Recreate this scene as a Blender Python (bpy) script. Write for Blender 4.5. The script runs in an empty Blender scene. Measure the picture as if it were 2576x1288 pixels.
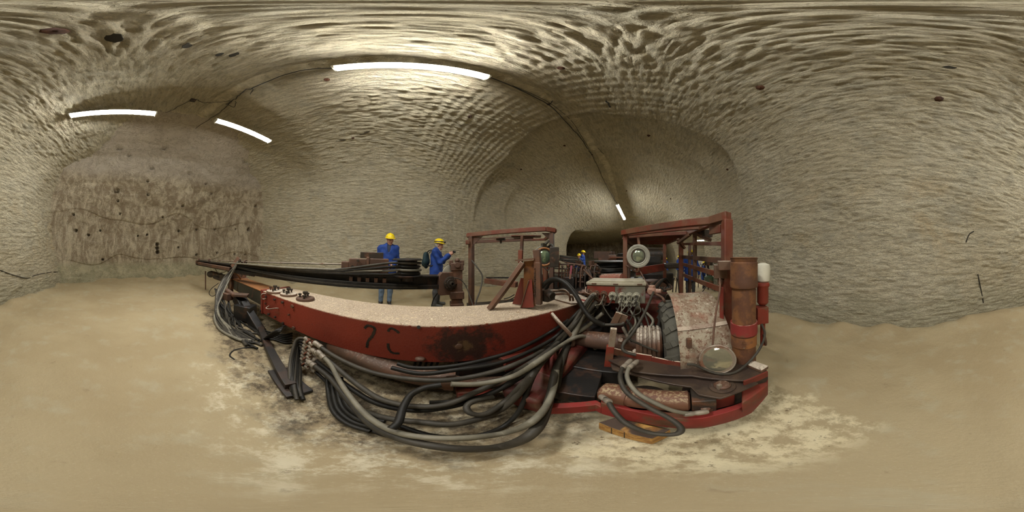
import bpy, math, random
import numpy as np
from mathutils import Vector, Matrix

random.seed(7)
S = bpy.context.scene
COL = S.collection

# ---------------------------------------------------------------- camera, world, exposure
EYE = 1.27                     # camera height above the floor under it
LOOK = 64.0                    # heading of the picture's centre, degrees from world +X
SLOPE = 0.028                  # the floor falls gently towards +X
cam = bpy.data.cameras.new('camera')
cam.type = 'PANO'
try:
    cam.panorama_type = 'EQUIRECTANGULAR'
except Exception:
    cam.cycles.panorama_type = 'EQUIRECTANGULAR'
cam.clip_start = 0.01
cam.clip_end = 300
camo = bpy.data.objects.new('camera', cam)
COL.objects.link(camo)
camo.location = (0, 0, EYE)
camo.rotation_euler = (math.pi / 2, 0, math.radians(LOOK - 90))
S.camera = camo

w = bpy.data.worlds.new('world'); S.world = w
w.use_nodes = True
w.node_tree.nodes['Background'].inputs[0].default_value = (0.02, 0.02, 0.02, 1)
w.node_tree.nodes['Background'].inputs[1].default_value = 0.05

S.view_settings.view_transform = 'Standard'
S.view_settings.look = 'None'
S.view_settings.exposure = 2.55
S.view_settings.gamma = 1.0
S.view_settings.use_curve_mapping = False
try:
    S.cycles.max_bounces = 8
    S.cycles.diffuse_bounces = 4
    S.cycles.sample_clamp_indirect = 6.0
except Exception:
    pass
LAMP = 29.0                    # emission strength of the tubes in the ceiling lamps

TA = math.radians(18.5)        # the gallery's own axis, turned from the machine's axis
CT, ST = math.cos(TA), math.sin(TA)
def tun(t, n, z=0.0):          # gallery coordinates -> world
    return (t * CT - n * ST, t * ST + n * CT, z)
def floor_z(x, y=0.0):
    return -SLOPE * x

# a place in the photograph -> a point in the room, once its height / depth is known
def ray(px, py):
    th = math.radians(LOOK - (px - 1288) / 2576 * 360)
    e = math.radians((644 - py) / 1288 * 180)
    return (math.cos(th) * math.cos(e), math.sin(th) * math.cos(e), math.sin(e))
def at(px, py, z=None, v=None, u=None, d=None):
    r = ray(px, py)
    if z is not None: t = (z - EYE) / r[2]
    elif v is not None: t = v / r[1]
    elif u is not None: t = u / r[0]
    elif d is not None: t = d / math.hypot(r[0], r[1])
    else: t = -EYE / (r[2] + SLOPE * r[0])
    return Vector((r[0] * t, r[1] * t, EYE + r[2] * t))

# ---------------------------------------------------------------- object helpers
WORLD_LOC = {}
def link(o, parent=None, wl=(0, 0, 0)):
    COL.objects.link(o)
    if parent is not None:
        o.parent = parent
    WORLD_LOC[o.name] = Vector(wl)
def props(o, label=None, cat=None, group=None, kind=None):
    if label: o['label'] = label
    if cat: o['category'] = cat
    if group: o['group'] = group
    if kind: o['kind'] = kind
    return o
def thing(name, loc, label, cat, group=None, rz=0.0):
    o = bpy.data.objects.new(name, None)
    o.empty_display_size = 0.1
    link(o, None, loc)
    o.location = loc
    o.rotation_euler = (0, 0, rz)
    return props(o, label, cat, group)

class MB:
    """collects boxes, bars, tubes ... of ONE mesh"""
    def __init__(s): s.v = []; s.f = []
    def add(s, vs, fs):
        k = len(s.v)
        s.v.extend([tuple(p) for p in vs]); s.f.extend([tuple(i + k for i in f) for f in fs])
        return s
    def box(s, c, size, rz=0.0, M=None):
        hx, hy, hz = size[0] / 2, size[1] / 2, size[2] / 2
        R = M if M is not None else Matrix.Rotation(rz, 3, 'Z')
        c = Vector(c)
        vs = [c + R @ Vector((x * hx, y * hy, z * hz)) for z in (-1, 1) for y in (-1, 1) for x in (-1, 1)]
        return s.add(vs, [(0, 2, 3, 1), (4, 5, 7, 6), (0, 1, 5, 4), (2, 6, 7, 3), (0, 4, 6, 2), (1, 3, 7, 5)])
    def b2(s, lo, hi):
        return s.box([(lo[i] + hi[i]) / 2 for i in range(3)], [abs(hi[i] - lo[i]) for i in range(3)])
    def bar(s, a, b, w, h, up=(0, 0, 1)):
        """rectangular bar from a to b, w across, h along up"""
        a, b = Vector(a), Vector(b)
        x = (b - a); L = x.length; x.normalize()
        upv = Vector(up)
        y = upv.cross(x)
        if y.length < 1e-4: y = Vector((0, 1, 0)).cross(x)
        y.normalize(); z = x.cross(y)
        M = Matrix((x, y, z)).transposed()
        return s.box((a + b) / 2, (L, w, h), M=M)
    def frame(s, d):
        d = Vector(d).normalized()
        a = Vector((0, 0, 1)) if abs(d.z) < 0.9 else Vector((1, 0, 0))
        x = a.cross(d).normalized(); y = d.cross(x)
        return x, y, d
    def lathe(s, o, d, prof, n=24, a0=0.0, caps=True):
        """prof: (distance along d, radius)"""
        o = Vector(o); x, y, d = s.frame(d)
        vs = []; fs = []
        for (h, r) in prof:
            for i in range(n):
                a = a0 + 2 * math.pi * i / n
                vs.append(o + d * h + (x * math.cos(a) + y * math.sin(a)) * max(r, 1e-4))
        for j in range(len(prof) - 1):
            for i in range(n):
                k = (i + 1) % n
                fs.append((j * n + i, j * n + k, (j + 1) * n + k, (j + 1) * n + i))
        if caps: fs.append(tuple(reversed(range(n)))); fs.append(tuple(range((len(prof) - 1) * n, len(prof) * n)))
        return s.add(vs, fs)
    def cyl(s, a, b, r, r2=None, n=20):
        a, b = Vector(a), Vector(b)
        return s.lathe(a, b - a, [(0, r), ((b - a).length, r if r2 is None else r2)], n)
    def hexbolt(s, o, d, r=.02, h=.02, shaft=.03):
        s.lathe(o, d, [(0, r * .55), (shaft, r * .55)], 10)
        s.lathe(Vector(o) + Vector(d).normalized() * shaft, d, [(0, r), (h, r)], 6)
        return s
    def tube(s, pts, r, n=10, closed=False, res=6, smooth=True):
        P = spline(pts, res) if smooth else [Vector(p) for p in pts]
        T = []
        for i in range(len(P)):
            t = P[min(i + 1, len(P) - 1)] - P[max(i - 1, 0)]
            T.append(t.normalized() if t.length > 1e-9 else Vector((1, 0, 0)))
        x, y, _ = s.frame(T[0])
        vs = []
        for i, p in enumerate(P):
            x = (x - T[i] * x.dot(T[i])).normalized(); y = T[i].cross(x)
            rr = r[min(i * len(r) // len(P), len(r) - 1)] if isinstance(r, (list, tuple)) else r
            for k in range(n):
                a = 2 * math.pi * k / n
                vs.append(p + (x * math.cos(a) + y * math.sin(a)) * rr)
        fs = [(i * n + k, i * n + (k + 1) % n, (i + 1) * n + (k + 1) % n, (i + 1) * n + k) for i in range(len(P) - 1) for k in range(n)]
        fs.append(tuple(reversed(range(n)))); fs.append(tuple(range((len(P) - 1) * n, len(P) * n)))
        return s.add(vs, fs)
    def prism(s, poly, d):
        """poly: list of 3D points (planar), pushed along vector d"""
        n = len(poly); d = Vector(d)
        vs = [Vector(p) for p in poly] + [Vector(p) + d for p in poly]
        fs = [tuple(range(n))[::-1], tuple(range(n, 2 * n))] + [(i, (i + 1) % n, n + (i + 1) % n, n + i) for i in range(n)]
        return s.add(vs, fs)
    def ell(s, c, r, n=16, m=10, M=None):
        c = Vector(c); vs = []; fs = []
        for j in range(m + 1):
            ph = math.pi * j / m
            for i in range(n):
                a = 2 * math.pi * i / n
                p = Vector((r[0] * math.sin(ph) * math.cos(a), r[1] * math.sin(ph) * math.sin(a), r[2] * math.cos(ph)))
                if M is not None: p = M @ p
                vs.append(c + p)
        for j in range(m):
            for i in range(n):
                k = (i + 1) % n
                fs.append((j * n + i, (j + 1) * n + i, (j + 1) * n + k, j * n + k))
        return s.add(vs, fs)
    def torus(s, c, d, R, r, n=28, m=10, a0=0.0, a1=2 * math.pi):
        c = Vector(c); x, y, d = s.frame(d)
        full = abs(a1 - a0 - 2 * math.pi) < 1e-6
        N = n if full else n + 1
        vs = []
        for i in range(N):
            a = a0 + (a1 - a0) * i / n
            e = x * math.cos(a) + y * math.sin(a)
            for k in range(m):
                b = 2 * math.pi * k / m
                vs.append(c + e * (R + r * math.cos(b)) + d * r * math.sin(b))
        fs = []
        for i in range(n):
            i2 = (i + 1) % N
            for k in range(m):
                k2 = (k + 1) % m
                fs.append((i * m + k, i2 * m + k, i2 * m + k2, i * m + k2))
        return s.add(vs, fs)
    def build(s, name, mat, parent=None, bevel=0.0, smooth=True, local=False, label=None, rough=0.0):
        me = bpy.data.meshes.new(name)
        base = WORLD_LOC.get(parent.name, Vector()) if (parent is not None and not local) else Vector()
        vs = [(p[0] - base[0], p[1] - base[1], p[2] - base[2]) for p in s.v]
        me.from_pydata(vs, [], s.f)
        me.materials.append(mat)
        if smooth:
            me.polygons.foreach_set('use_smooth', [True] * len(me.polygons))
            try: me.set_sharp_from_angle(angle=math.radians(38))
            except Exception: pass
        me.update()
        o = bpy.data.objects.new(name, me)
        link(o, parent, base)
        if bevel:
            b = o.modifiers.new('bevel', 'BEVEL'); b.width = bevel; b.segments = 2; b.limit_method = 'ANGLE'
            b.harden_normals = False
        if label: o['label'] = label
        return o

def spline(pts, res=6):
    P = [Vector(p) for p in pts]
    if len(P) < 3: return P
    out = []
    Q = [P[0] * 2 - P[1]] + P + [P[-1] * 2 - P[-2]]
    for i in range(1, len(Q) - 2):
        p0, p1, p2, p3 = Q[i - 1], Q[i], Q[i + 1], Q[i + 2]
        for k in range(res):
            t = k / res
            out.append(0.5 * ((2 * p1) + (p2 - p0) * t + (2 * p0 - 5 * p1 + 4 * p2 - p3) * t * t + (3 * p1 - p0 - 3 * p2 + p3) * t ** 3))
    out.append(P[-1])
    return out

# ---------------------------------------------------------------- materials
def node_mat(name):
    m = bpy.data.materials.new(name); m.use_nodes = True
    nt = m.node_tree; nt.nodes.clear()
    out = nt.nodes.new('ShaderNodeOutputMaterial'); b = nt.nodes.new('ShaderNodeBsdfPrincipled')
    nt.links.new(b.outputs[0], out.inputs[0])
    return m, nt, b
class NT:
    def __init__(s, nt): s.nt = nt
    def n(s, t, **k):
        x = s.nt.nodes.new(t)
        for a, b in k.items(): setattr(x, a, b)
        return x
    def l(s, a, b): s.nt.links.new(a, b)
    def val(s, sock, v):
        if hasattr(v, 'links'): s.l(v, sock)
        else: sock.default_value = v
    def math(s, op, a, b=0.0, clamp=False):
        x = s.n('ShaderNodeMath', operation=op, use_clamp=clamp); s.val(x.inputs[0], a); s.val(x.inputs[1], b); return x.outputs[0]
    def noise(s, vec, scale, detail=4.0, rough=0.55, dist=0.0):
        x = s.n('ShaderNodeTexNoise'); x.inputs['Scale'].default_value = scale; x.inputs['Detail'].default_value = detail
        x.inputs['Roughness'].default_value = rough; x.inputs['Distortion'].default_value = dist
        if vec is not None: s.l(vec, x.inputs['Vector'])
        return x.outputs['Fac']
    def vor(s, vec, scale, feature='F1', rnd=1.0, smooth=None):
        x = s.n('ShaderNodeTexVoronoi'); x.feature = feature; x.inputs['Scale'].default_value = scale
        x.inputs['Randomness'].default_value = rnd
        if vec is not None: s.l(vec, x.inputs['Vector'])
        return x.outputs['Distance']
    def ramp(s, fac, a, b, inv=False):
        x = s.n('ShaderNodeMapRange'); x.interpolation_type = 'SMOOTHSTEP'
        s.l(fac, x.inputs['Value']); x.inputs['From Min'].default_value = a; x.inputs['From Max'].default_value = b
        x.inputs['To Min'].default_value = 1.0 if inv else 0.0; x.inputs['To Max'].default_value = 0.0 if inv else 1.0
        return x.outputs[0]
    def mix(s, fac, a, b):
        x = s.n('ShaderNodeMix', data_type='RGBA')
        s.val(x.inputs[0], fac)
        for i, v in ((6, a), (7, b)):
            if hasattr(v, 'links'): s.l(v, x.inputs[i])
            else: x.inputs[i].default_value = (*v[:3], 1)
        return x.outputs[2]
    def mapping(s, vec, scale=(1, 1, 1), rot=(0, 0, 0), loc=(0, 0, 0)):
        x = s.n('ShaderNodeMapping'); x.inputs['Scale'].default_value = scale; x.inputs['Rotation'].default_value = rot; x.inputs['Location'].default_value = loc
        s.l(vec, x.inputs['Vector']); return x.outputs[0]
    def bump(s, h, strength, dist, prev=None):
        x = s.n('ShaderNodeBump'); x.inputs['Strength'].default_value = strength; x.inputs['Distance'].default_value = dist
        s.l(h, x.inputs['Height'])
        if prev is not None: s.l(prev, x.inputs['Normal'])
        return x.outputs[0]
    def pos(s): return s.n('ShaderNodeNewGeometry').outputs['Position']
    def nz(s):
        x = s.n('ShaderNodeSeparateXYZ'); s.l(s.n('ShaderNodeNewGeometry').outputs['Normal'], x.inputs[0]); return x.outputs[2]
    def sep(s, v):
        x = s.n('ShaderNodeSeparateXYZ'); s.l(v, x.inputs[0]); return x.outputs

def rock_material(name, kind):
    m, nt, b = node_mat(name); g = NT(nt)
    pos = g.pos(); z = g.sep(pos)[2]
    uv = g.n('ShaderNodeUVMap', uv_map='metres').outputs[0]
    big = g.noise(pos, .55, 3); mid = g.noise(pos, 2.3, 5, .6); fine = g.noise(pos, 32, 6, .72)
    warp = g.noise(pos, 1.5, 2)
    col = g.mix(g.ramp(big, .35, .65), (.71, .625, .43), (.80, .725, .53))
    col = g.mix(g.ramp(mid, .48, .78), col, (.57, .53, .40))
    yel = g.math('MULTIPLY', g.ramp(g.noise(pos, 1.1, 5, .6, .6), .50, .68), g.math('MULTIPLY', g.ramp(z, .9, 1.6), g.ramp(z, 2.2, 3.0, True)))
    col = g.mix(g.math('MULTIPLY', yel, .5), col, (.74, .56, .30))
    sm = g.mapping(uv, (5.5, 17, 1))                       # pick marks: long in the heading direction
    pick = g.vor(sm, 1.0, 'SMOOTH_F1')
    sm2 = g.mapping(uv, (15, 44, 1))
    pk2 = g.noise(sm2, 1.0, 5, .68, .5)
    pit_shade = g.noise(g.mapping(uv, (17, 42, 1)), 1.0, 3, .6, .8)
    if kind == 'face':
        st = g.noise(g.mapping(pos, (3.6, 3.6, .8)), 1.0, 8, .72, .8)
        col = g.mix(g.ramp(st, .42, .60), (.36, .285, .19), (.66, .58, .42))
        low = g.ramp(z, .75, 1.15, True)
        lowc = g.mix(g.ramp(mid, .4, .65), (.46, .43, .28), (.62, .57, .38))
        col = g.mix(low, col, lowc)
        top = g.ramp(z, 3.9, 4.3)
        col = g.mix(g.math('MULTIPLY', top, .8), col, (.52, .46, .37))
        pick = g.vor(g.mapping(pos, (3, 3, 7)), 1.0, 'SMOOTH_F1')
    else:
        # smoother grey-green foot of the wall with crumbled white salt at the bottom
        zz = g.math('ADD', z, g.math('MULTIPLY', g.math('SUBTRACT', warp, .5), 1.3))
        low = g.ramp(zz, .35, .75, True)
        col = g.mix(g.math('MULTIPLY', low, .75), col, (.56, .52, .36))
        z2 = g.math('ADD', z, g.math('MULTIPLY', g.math('SUBTRACT', mid, .5), 1.1))
        white = g.math('MULTIPLY', g.ramp(z2, .05, .35, True), g.ramp(g.noise(pos, 6, 5, .7), .5, .68))
        col = g.mix(g.math('MULTIPLY', white, .8), col, (.74, .70, .52))
    crevice_shade = g.math('MULTIPLY', g.ramp(fine, .53, .68), .5)  # crevice shade put into the colour, following the fine grain
    col = g.mix(crevice_shade, col, (.34, .29, .19))
    col = g.mix(g.math('MULTIPLY', g.ramp(pit_shade, .56, .70), .0 if kind == 'face' else .55), col, (.26, .22, .14))  # dark colour spots imitate small shaded pits
    if kind != 'face':
        ridge_shade = g.noise(g.mapping(uv, (4.5, 21, 1)), 1.0, 6, .68, .7)  # streaks paint the shaded and lit sides of the pick ridges
        col = g.mix(g.math('MULTIPLY', g.ramp(ridge_shade, .47, .60), .42), col, (.38, .335, .225))
        col = g.mix(g.math('MULTIPLY', g.ramp(ridge_shade, .46, .36), .35), col, (.86, .80, .63))
    if kind == 'face':
        vein = g.ramp(g.math('ABSOLUTE', g.math('SUBTRACT', g.noise(pos, 2.6, 6, .7, 1.2), .5)), .0, .03, True)
        col = g.mix(g.math('MULTIPLY', vein, .45), col, (.17, .13, .08))
        col = g.mix(g.math('MULTIPLY', g.ramp(g.noise(pos, 9, 6, .75), .56, .66), .45), col, (.70, .64, .48))
    g.l(col, b.inputs['Base Color'])
    b.inputs['Roughness'].default_value = .85
    b.inputs['Specular IOR Level'].default_value = .25
    rg = g.noise(g.mapping(uv, (3.6, 12, 1), (0, 0, .12)) if kind != 'face' else pos, 1.0 if kind != 'face' else 4.0, 3, .6, .6)
    rg = g.math('SUBTRACT', 1.0, g.math('ABSOLUTE', g.math('SUBTRACT', g.math('MULTIPLY', rg, 4.0), 2.0)))
    h = g.math('ADD', g.math('ADD', g.math('MULTIPLY', pick, .7), pk2), g.math('MULTIPLY', rg, .35))
    soft = .3 if kind == 'face' else 1.0
    n1 = g.bump(h, 1.0, .085 * (.7 if kind == 'face' else 1.0))
    n2 = g.bump(fine, .9, .022, n1)
    g.l(n2, b.inputs['Normal'])
    return m

def floor_material():
    m, nt, b = node_mat('packed salt floor'); g = NT(nt)
    pos = g.pos(); x, y, z = g.sep(pos)
    big = g.noise(pos, .8, 4); mid = g.noise(pos, 4, 5, .6); fine = g.noise(pos, 38, 6, .7); grit = g.noise(pos, 120, 3, .7)
    col = g.mix(g.ramp(big, .35, .65), (.355, .28, .16), (.41, .335, .20))
    col = g.mix(g.math('MULTIPLY', g.ramp(mid, .5, .7), .5), col, (.42, .38, .26))
    col = g.mix(g.math('MULTIPLY', g.ramp(g.noise(pos, 9, 6, .7), .62, .7), .45), col, (.25, .19, .11))
    col = g.mix(g.math('MULTIPLY', g.ramp(grit, .55, .8), .25), col, (.72, .66, .48))
    # oil soaked strip under and along the machine, salt crumbs round it
    wob = g.math('MULTIPLY', g.math('SUBTRACT', mid, .5), .7)
    yy = g.math('ADD', y, wob)
    inx = g.math('MULTIPLY', g.ramp(x, -4.3, -3.6), g.ramp(x, 3.0, 5.0, True))
    def band(lo0, lo1, hi0, hi1, src=yy):
        return g.math('MULTIPLY', g.ramp(src, lo0, lo1), g.ramp(src, hi0, hi1, True))
    yl = g.math('SUBTRACT', yy, g.ramp(x, -.4, -1.6)) if False else yy
    oil = g.math('MULTIPLY', band(.28, .62, 2.0, 2.6), inx)
    oil = g.math('MULTIPLY', oil, g.math('ADD', g.math('MULTIPLY', g.ramp(g.noise(pos, 8, 8, .8), .42, .56), .55), .42))
    crumb = g.math('MULTIPLY', band(.02, .35, .9, 1.3), g.math('MULTIPLY', g.ramp(x, -1.9, -1.2), g.ramp(x, .75, 1.0, True)))
    crumb = g.math('MULTIPLY', crumb, g.ramp(g.noise(pos, 7, 6, .75), .45, .62))
    col = g.mix(g.math('MULTIPLY', crumb, .8), col, (.68, .62, .45))
    c2 = g.math('MULTIPLY', g.math('MULTIPLY', g.ramp(x, .22, .42), g.ramp(x, 1.0, 1.25, True)), g.math('MULTIPLY', g.ramp(yy, -.75, -.55), g.ramp(yy, .5, .8, True)))
    c2b = g.math('MULTIPLY', c2, g.ramp(g.noise(pos, 8, 6, .75), .42, .58))
    col = g.mix(g.math('MULTIPLY', c2b, .85), col, (.72, .64, .42))
    col = g.mix(g.math('MULTIPLY', oil, .92), col, g.mix(g.ramp(g.noise(pos, 13, 7, .8), .42, .58), (.035, .024, .014), (.15, .11, .065)))
    spots = g.math('MULTIPLY', g.ramp(g.noise(pos, 17, 5, .75), .60, .68), g.math('MAXIMUM', c2, crumb))
    col = g.mix(g.math('MULTIPLY', spots, .8), col, (.09, .06, .03))
    g.l(col, b.inputs['Base Color'])
    b.inputs['Roughness'].default_value = .8
    b.inputs['Specular IOR Level'].default_value = .3
    n1 = g.bump(mid, .6, .03); n2 = g.bump(fine, .55, .012, n1)
    g.l(n2, b.inputs['Normal'])
    return m

def metal_mat(name, paint, rust=(.16, .07, .035), rustiness=.45, salt=0.0, dark=0.3, rough=.62, metallic=0.0, saltc=(.60, .53, .42), scale=1.0):
    m, nt, b = node_mat(name); g = NT(nt)
    pos = g.pos()
    a = g.noise(pos, 5 * scale, 6, .68, .3); c = g.noise(pos, 19 * scale, 6, .7); d = g.noise(pos, 2.1 * scale, 4, .6)
    col = g.mix(g.ramp(a, .62 - rustiness * .35, .72 - rustiness * .25), paint, rust)
    col = g.mix(g.math('MULTIPLY', g.ramp(d, .42, .68), dark), col, (.03, .022, .016))
    col = g.mix(g.math('MULTIPLY', g.ramp(c, .6, .75), .35), col, (paint[0] * 1.4 + .008, paint[1] * 1.5 + .012, paint[2] * 1.5 + .006))
    if salt > 0:
        up = g.ramp(g.nz(), .45, .85)
        sp = g.ramp(g.noise(pos, 48, 5, .7), .56 - salt * .22, .62 - salt * .12)
        blot = g.ramp(g.noise(pos, 5, 4, .6), .30, .55)
        k = g.math('MULTIPLY', up, g.math('MULTIPLY', sp, g.math('MAXIMUM', blot, salt * .8)))
        side = g.math('MULTIPLY', g.ramp(g.noise(pos, 60, 5, .7), .62, .68), g.math('MULTIPLY', g.ramp(g.noise(pos, 6, 4, .6), .5, .62), salt * .5))
        k = g.math('MULTIPLY', g.math('MAXIMUM', k, side), min(1.0, salt * 1.6))
        col = g.mix(k, col, saltc)
    g.l(col, b.inputs['Base Color'])
    b.inputs['Roughness'].default_value = rough
    b.inputs['Metallic'].default_value = metallic
    n1 = g.bump(c, .45, .004 / scale)
    g.l(n1, b.inputs['Normal'])
    return m
def plain_mat(name, c, rough=.6, metallic=0.0, bump=0.0, bscale=60, var=.15, spec=.5):
    m, nt, b = node_mat(name); g = NT(nt)
    pos = g.n('ShaderNodeTexCoord').outputs['Object']
    a = g.noise(pos, 9, 5, .6)
    col = g.mix(g.ramp(a, .3, .7), c, tuple(max(0, v * (1 - var)) for v in c))
    g.l(col, b.inputs['Base Color'])
    b.inputs['Roughness'].default_value = rough; b.inputs['Metallic'].default_value = metallic
    b.inputs['Specular IOR Level'].default_value = spec
    if bump: g.l(g.bump(g.noise(pos, bscale, 4), .6, bump), b.inputs['Normal'])
    return m
def emit_mat(name, c, strength):
    m, nt, b = node_mat(name)
    b.inputs['Base Color'].default_value = (*c, 1)
    b.inputs['Emission Color'].default_value = (*c, 1)
    b.inputs['Emission Strength'].default_value = strength
    return m

# ---------------------------------------------------------------- smooth random fields for real relief
_rs = np.random.RandomState(3)
_perm = _rs.rand(64, 64, 64).astype(np.float32)
def vnoise(P, f):
    Q = np.asarray(P, dtype=np.float64) * f
    I = np.floor(Q).astype(int); F = Q - I; F = F * F * (3 - 2 * F)
    out = 0
    for dx in (0, 1):
        for dy in (0, 1):
            for dz in (0, 1):
                w_ = np.where(dx, F[:, 0], 1 - F[:, 0]) * np.where(dy, F[:, 1], 1 - F[:, 1]) * np.where(dz, F[:, 2], 1 - F[:, 2])
                out = out + w_ * _perm[(I[:, 0] + dx) & 63, (I[:, 1] + dy) & 63, (I[:, 2] + dz) & 63]
    return out * 2 - 1
def fbm(P, f, o=3):
    r = 0; a = 1.0
    for k in range(o):
        r = r + a * vnoise(np.asarray(P) + 17.3 * k, f * 2 ** k); a *= .5
    return r
def grid_object(name, P, nu, nv, mat, uv=None, flip=False):
    """P: (nu*nv,3)"""
    me = bpy.data.meshes.new(name)
    i = np.arange(nu - 1)[:, None] * nv + np.arange(nv - 1)[None, :]
    q = np.stack([i, i + nv, i + nv + 1, i + 1], -1).reshape(-1, 4)
    if flip: q = q[:, ::-1]
    me.vertices.add(len(P)); me.vertices.foreach_set('co', np.asarray(P, dtype=np.float32).ravel())
    me.loops.add(q.size); me.loops.foreach_set('vertex_index', q.ravel().astype(np.int32))
    me.polygons.add(len(q)); me.polygons.foreach_set('loop_start', np.arange(0, q.size, 4, dtype=np.int32))
    me.polygons.foreach_set('use_smooth', np.ones(len(q), dtype=bool))
    me.update(calc_edges=True)
    if uv is not None:
        l = me.uv_layers.new(name='metres')
        l.data.foreach_set('uv', np.asarray(uv, dtype=np.float32)[q.ravel()].ravel())
    me.materials.append(mat)
    o = bpy.data.objects.new(name, me); link(o)
    o['kind'] = 'structure'
    return o
# ================================================================ THE GALLERY
M_rock = rock_material('cut salt rock', 'wall')
M_face = rock_material('blasted salt face', 'face')
M_floor = floor_material()

def sstep(a, b, x):
    t = np.clip((x - a) / (b - a), 0, 1); return t * t * (3 - 2 * t)
# half section, centre of the roof to the foot of the wall: (share of half width, height)
HALF, MID = 4.0, 1.4
_prof = np.array([(0, 4.88), (.22, 4.84), (.45, 4.72), (.62, 4.52), (.77, 4.22), (.88, 3.78), (.955, 3.15), (.995, 2.4), (1.015, 1.6), (1.01, .9), (1.0, .2), (1.0, -.5)])
_d = np.r_[0, np.cumsum(np.hypot(np.diff(_prof[:, 0]) * HALF, np.diff(_prof[:, 1])))]
def section(s):                # s: distance from the crown along the section (m)
    a = np.clip(np.abs(s), 0, _d[-1])
    ks = np.linspace(0, _d[-1], 60)
    xs = np.interp(ks, _d, _prof[:, 0]); zs = np.interp(ks, _d, _prof[:, 1])
    k = np.ones(5) / 5
    xs2 = np.convolve(np.pad(xs, 2, mode='edge'), k, 'valid'); zs2 = np.convolve(np.pad(zs, 2, mode='edge'), k, 'valid')
    xs2[-3:] = xs[-3:]; zs2[-3:] = zs[-3:]
    return np.interp(a, ks, xs2) * HALF * np.sign(s), np.interp(a, ks, zs2)
def shell(s, t):
    n, z = section(s)
    crest = 1 - .27 * sstep(8.8, 13.0, t)                     # the roof comes down towards the junction
    z = np.where(z > 0, z * crest, z)
    left = sstep(10.9, 11.5, t) * (1 - sstep(3.0, 3.5, z)) * 9.0
    right = sstep(6.3, 6.8, t) * (1 - sstep(11.6, 12.2, t)) * (1 - sstep(2.65, 3.0, z)) * 5.5
    n = n + np.where(s > 0, left, 0) - np.where(s < 0, right, 0)
    P = np.stack([t * CT - (n + MID) * ST, t * ST + (n + MID) * CT, z], 1)
    P[:, 2] -= SLOPE * P[:, 0]
    return P
def relief(P, s, t):
    r = .075 * fbm(P, .45, 2) + .03 * fbm(P, 1.6, 2)
    # arc-shaped passes of the cutting head, at right angles to the heading
    ph = t * 5.2 + 1.6 * vnoise(P, .5)
    rings = np.abs(np.sin(ph * math.pi / 1.0)) ** 1.0
    mask = np.clip(.2 + .9 * vnoise(P + 40, .35), 0, 1) * np.where(s > -2.0, 1.0, .35)
    mask = mask + 1.0 * np.exp(-((t - 3.6) / 2.2) ** 2) * (s > -1.0)
    r = r + .032 * rings * mask
    tw = t + .5 * vnoise(P, .4) - .035 * s * s * .5
    steps = (.30 * sstep(2.9, 2.98, tw) + .26 * sstep(4.7, 4.78, tw) + .12 * sstep(5.9, 5.98, tw)) * (1 - sstep(6.0, 9.5, t)) * (1 - sstep(4.0, 5.4, np.abs(s)))   # stepped roof before the junction
    Q = P * np.array([1, 1, 1.0]); Q = np.stack([t * 5.0, s * 12.0, P[:, 2] * 0], 1)
    Q2 = np.stack([t * 5.5 + .6 * vnoise(P, 2.0), s * 17.0, s * 0], 1)
    r = r + .012 * (1 - np.abs(vnoise(Q2, 1.0)) * 2.2) + .005 * vnoise(Q2, 2.1)
    r = r + .010 * vnoise(Q, 1.0) + .010 * vnoise(Q, 2.1) + steps
    return r
def build_shell(name, s0, s1, mat):
    ts = np.r_[np.arange(-8.2, 8.0, .04), np.arange(8.0, 16.0, .07), np.arange(16.0, 26.0, .2)]
    ss = np.linspace(s0, s1, int(round((s1 - s0) / .022)) + 1)
    T, Sg = np.meshgrid(ts, ss, indexing='ij'); T = T.ravel(); Sg = Sg.ravel()
    P = shell(Sg, T)
    e = .02
    N = np.cross(shell(Sg, T + e) - shell(Sg, T - e), shell(Sg + e, T) - shell(Sg - e, T))
    N /= np.linalg.norm(N, axis=1)[:, None] + 1e-9
    P = P - N * relief(P, Sg, T)[:, None] * -1.0
    return grid_object(name, P, len(ts), len(ss), mat, np.stack([T, Sg], 1))
SMAX = float(_d[-1])
ceiling = build_shell('ceiling', -4.4, 4.4, M_rock)
wall_left = build_shell('wall_left', 4.4, SMAX, M_rock)
wall_right = build_shell('wall_right', -SMAX, -4.4, M_rock)

# end of the heading: leans back from the roof to the floor, full of drill holes
def end_t(z, n):
    t = np.interp(z, [-.6, 0, 1, 2, 3, 3.7, 4.2, 4.5, 4.7, 4.9, 5.4], [-7.25, -7.25, -7.15, -6.85, -6.25, -5.6, -5.05, -4.75, -4.3, -3.2, -1.5])
    k = np.clip(np.abs(n - MID) / HALF, 0, 1.1)
    return t + 1.5 * k ** 4
n_ = np.arange(-3.2, 6.0, .02); z_ = np.arange(-.5, 5.2, .02)
Ng, Zg = np.meshgrid(n_, z_, indexing='ij'); Ng = Ng.ravel(); Zg = Zg.ravel()
T = end_t(Zg, Ng)
P = np.stack([T * CT - Ng * ST, T * ST + Ng * CT, Zg - SLOPE * T], 1)
rel = .16 * fbm(P, .6, 3) + .05 * fbm(P * np.array([1, 1, .45]), 3.0, 3)
ridge = .08 * (np.floor(Zg * 1.1 + .5 * vnoise(P, .8)) % 2)
tt = T - rel + ridge * .6
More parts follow.
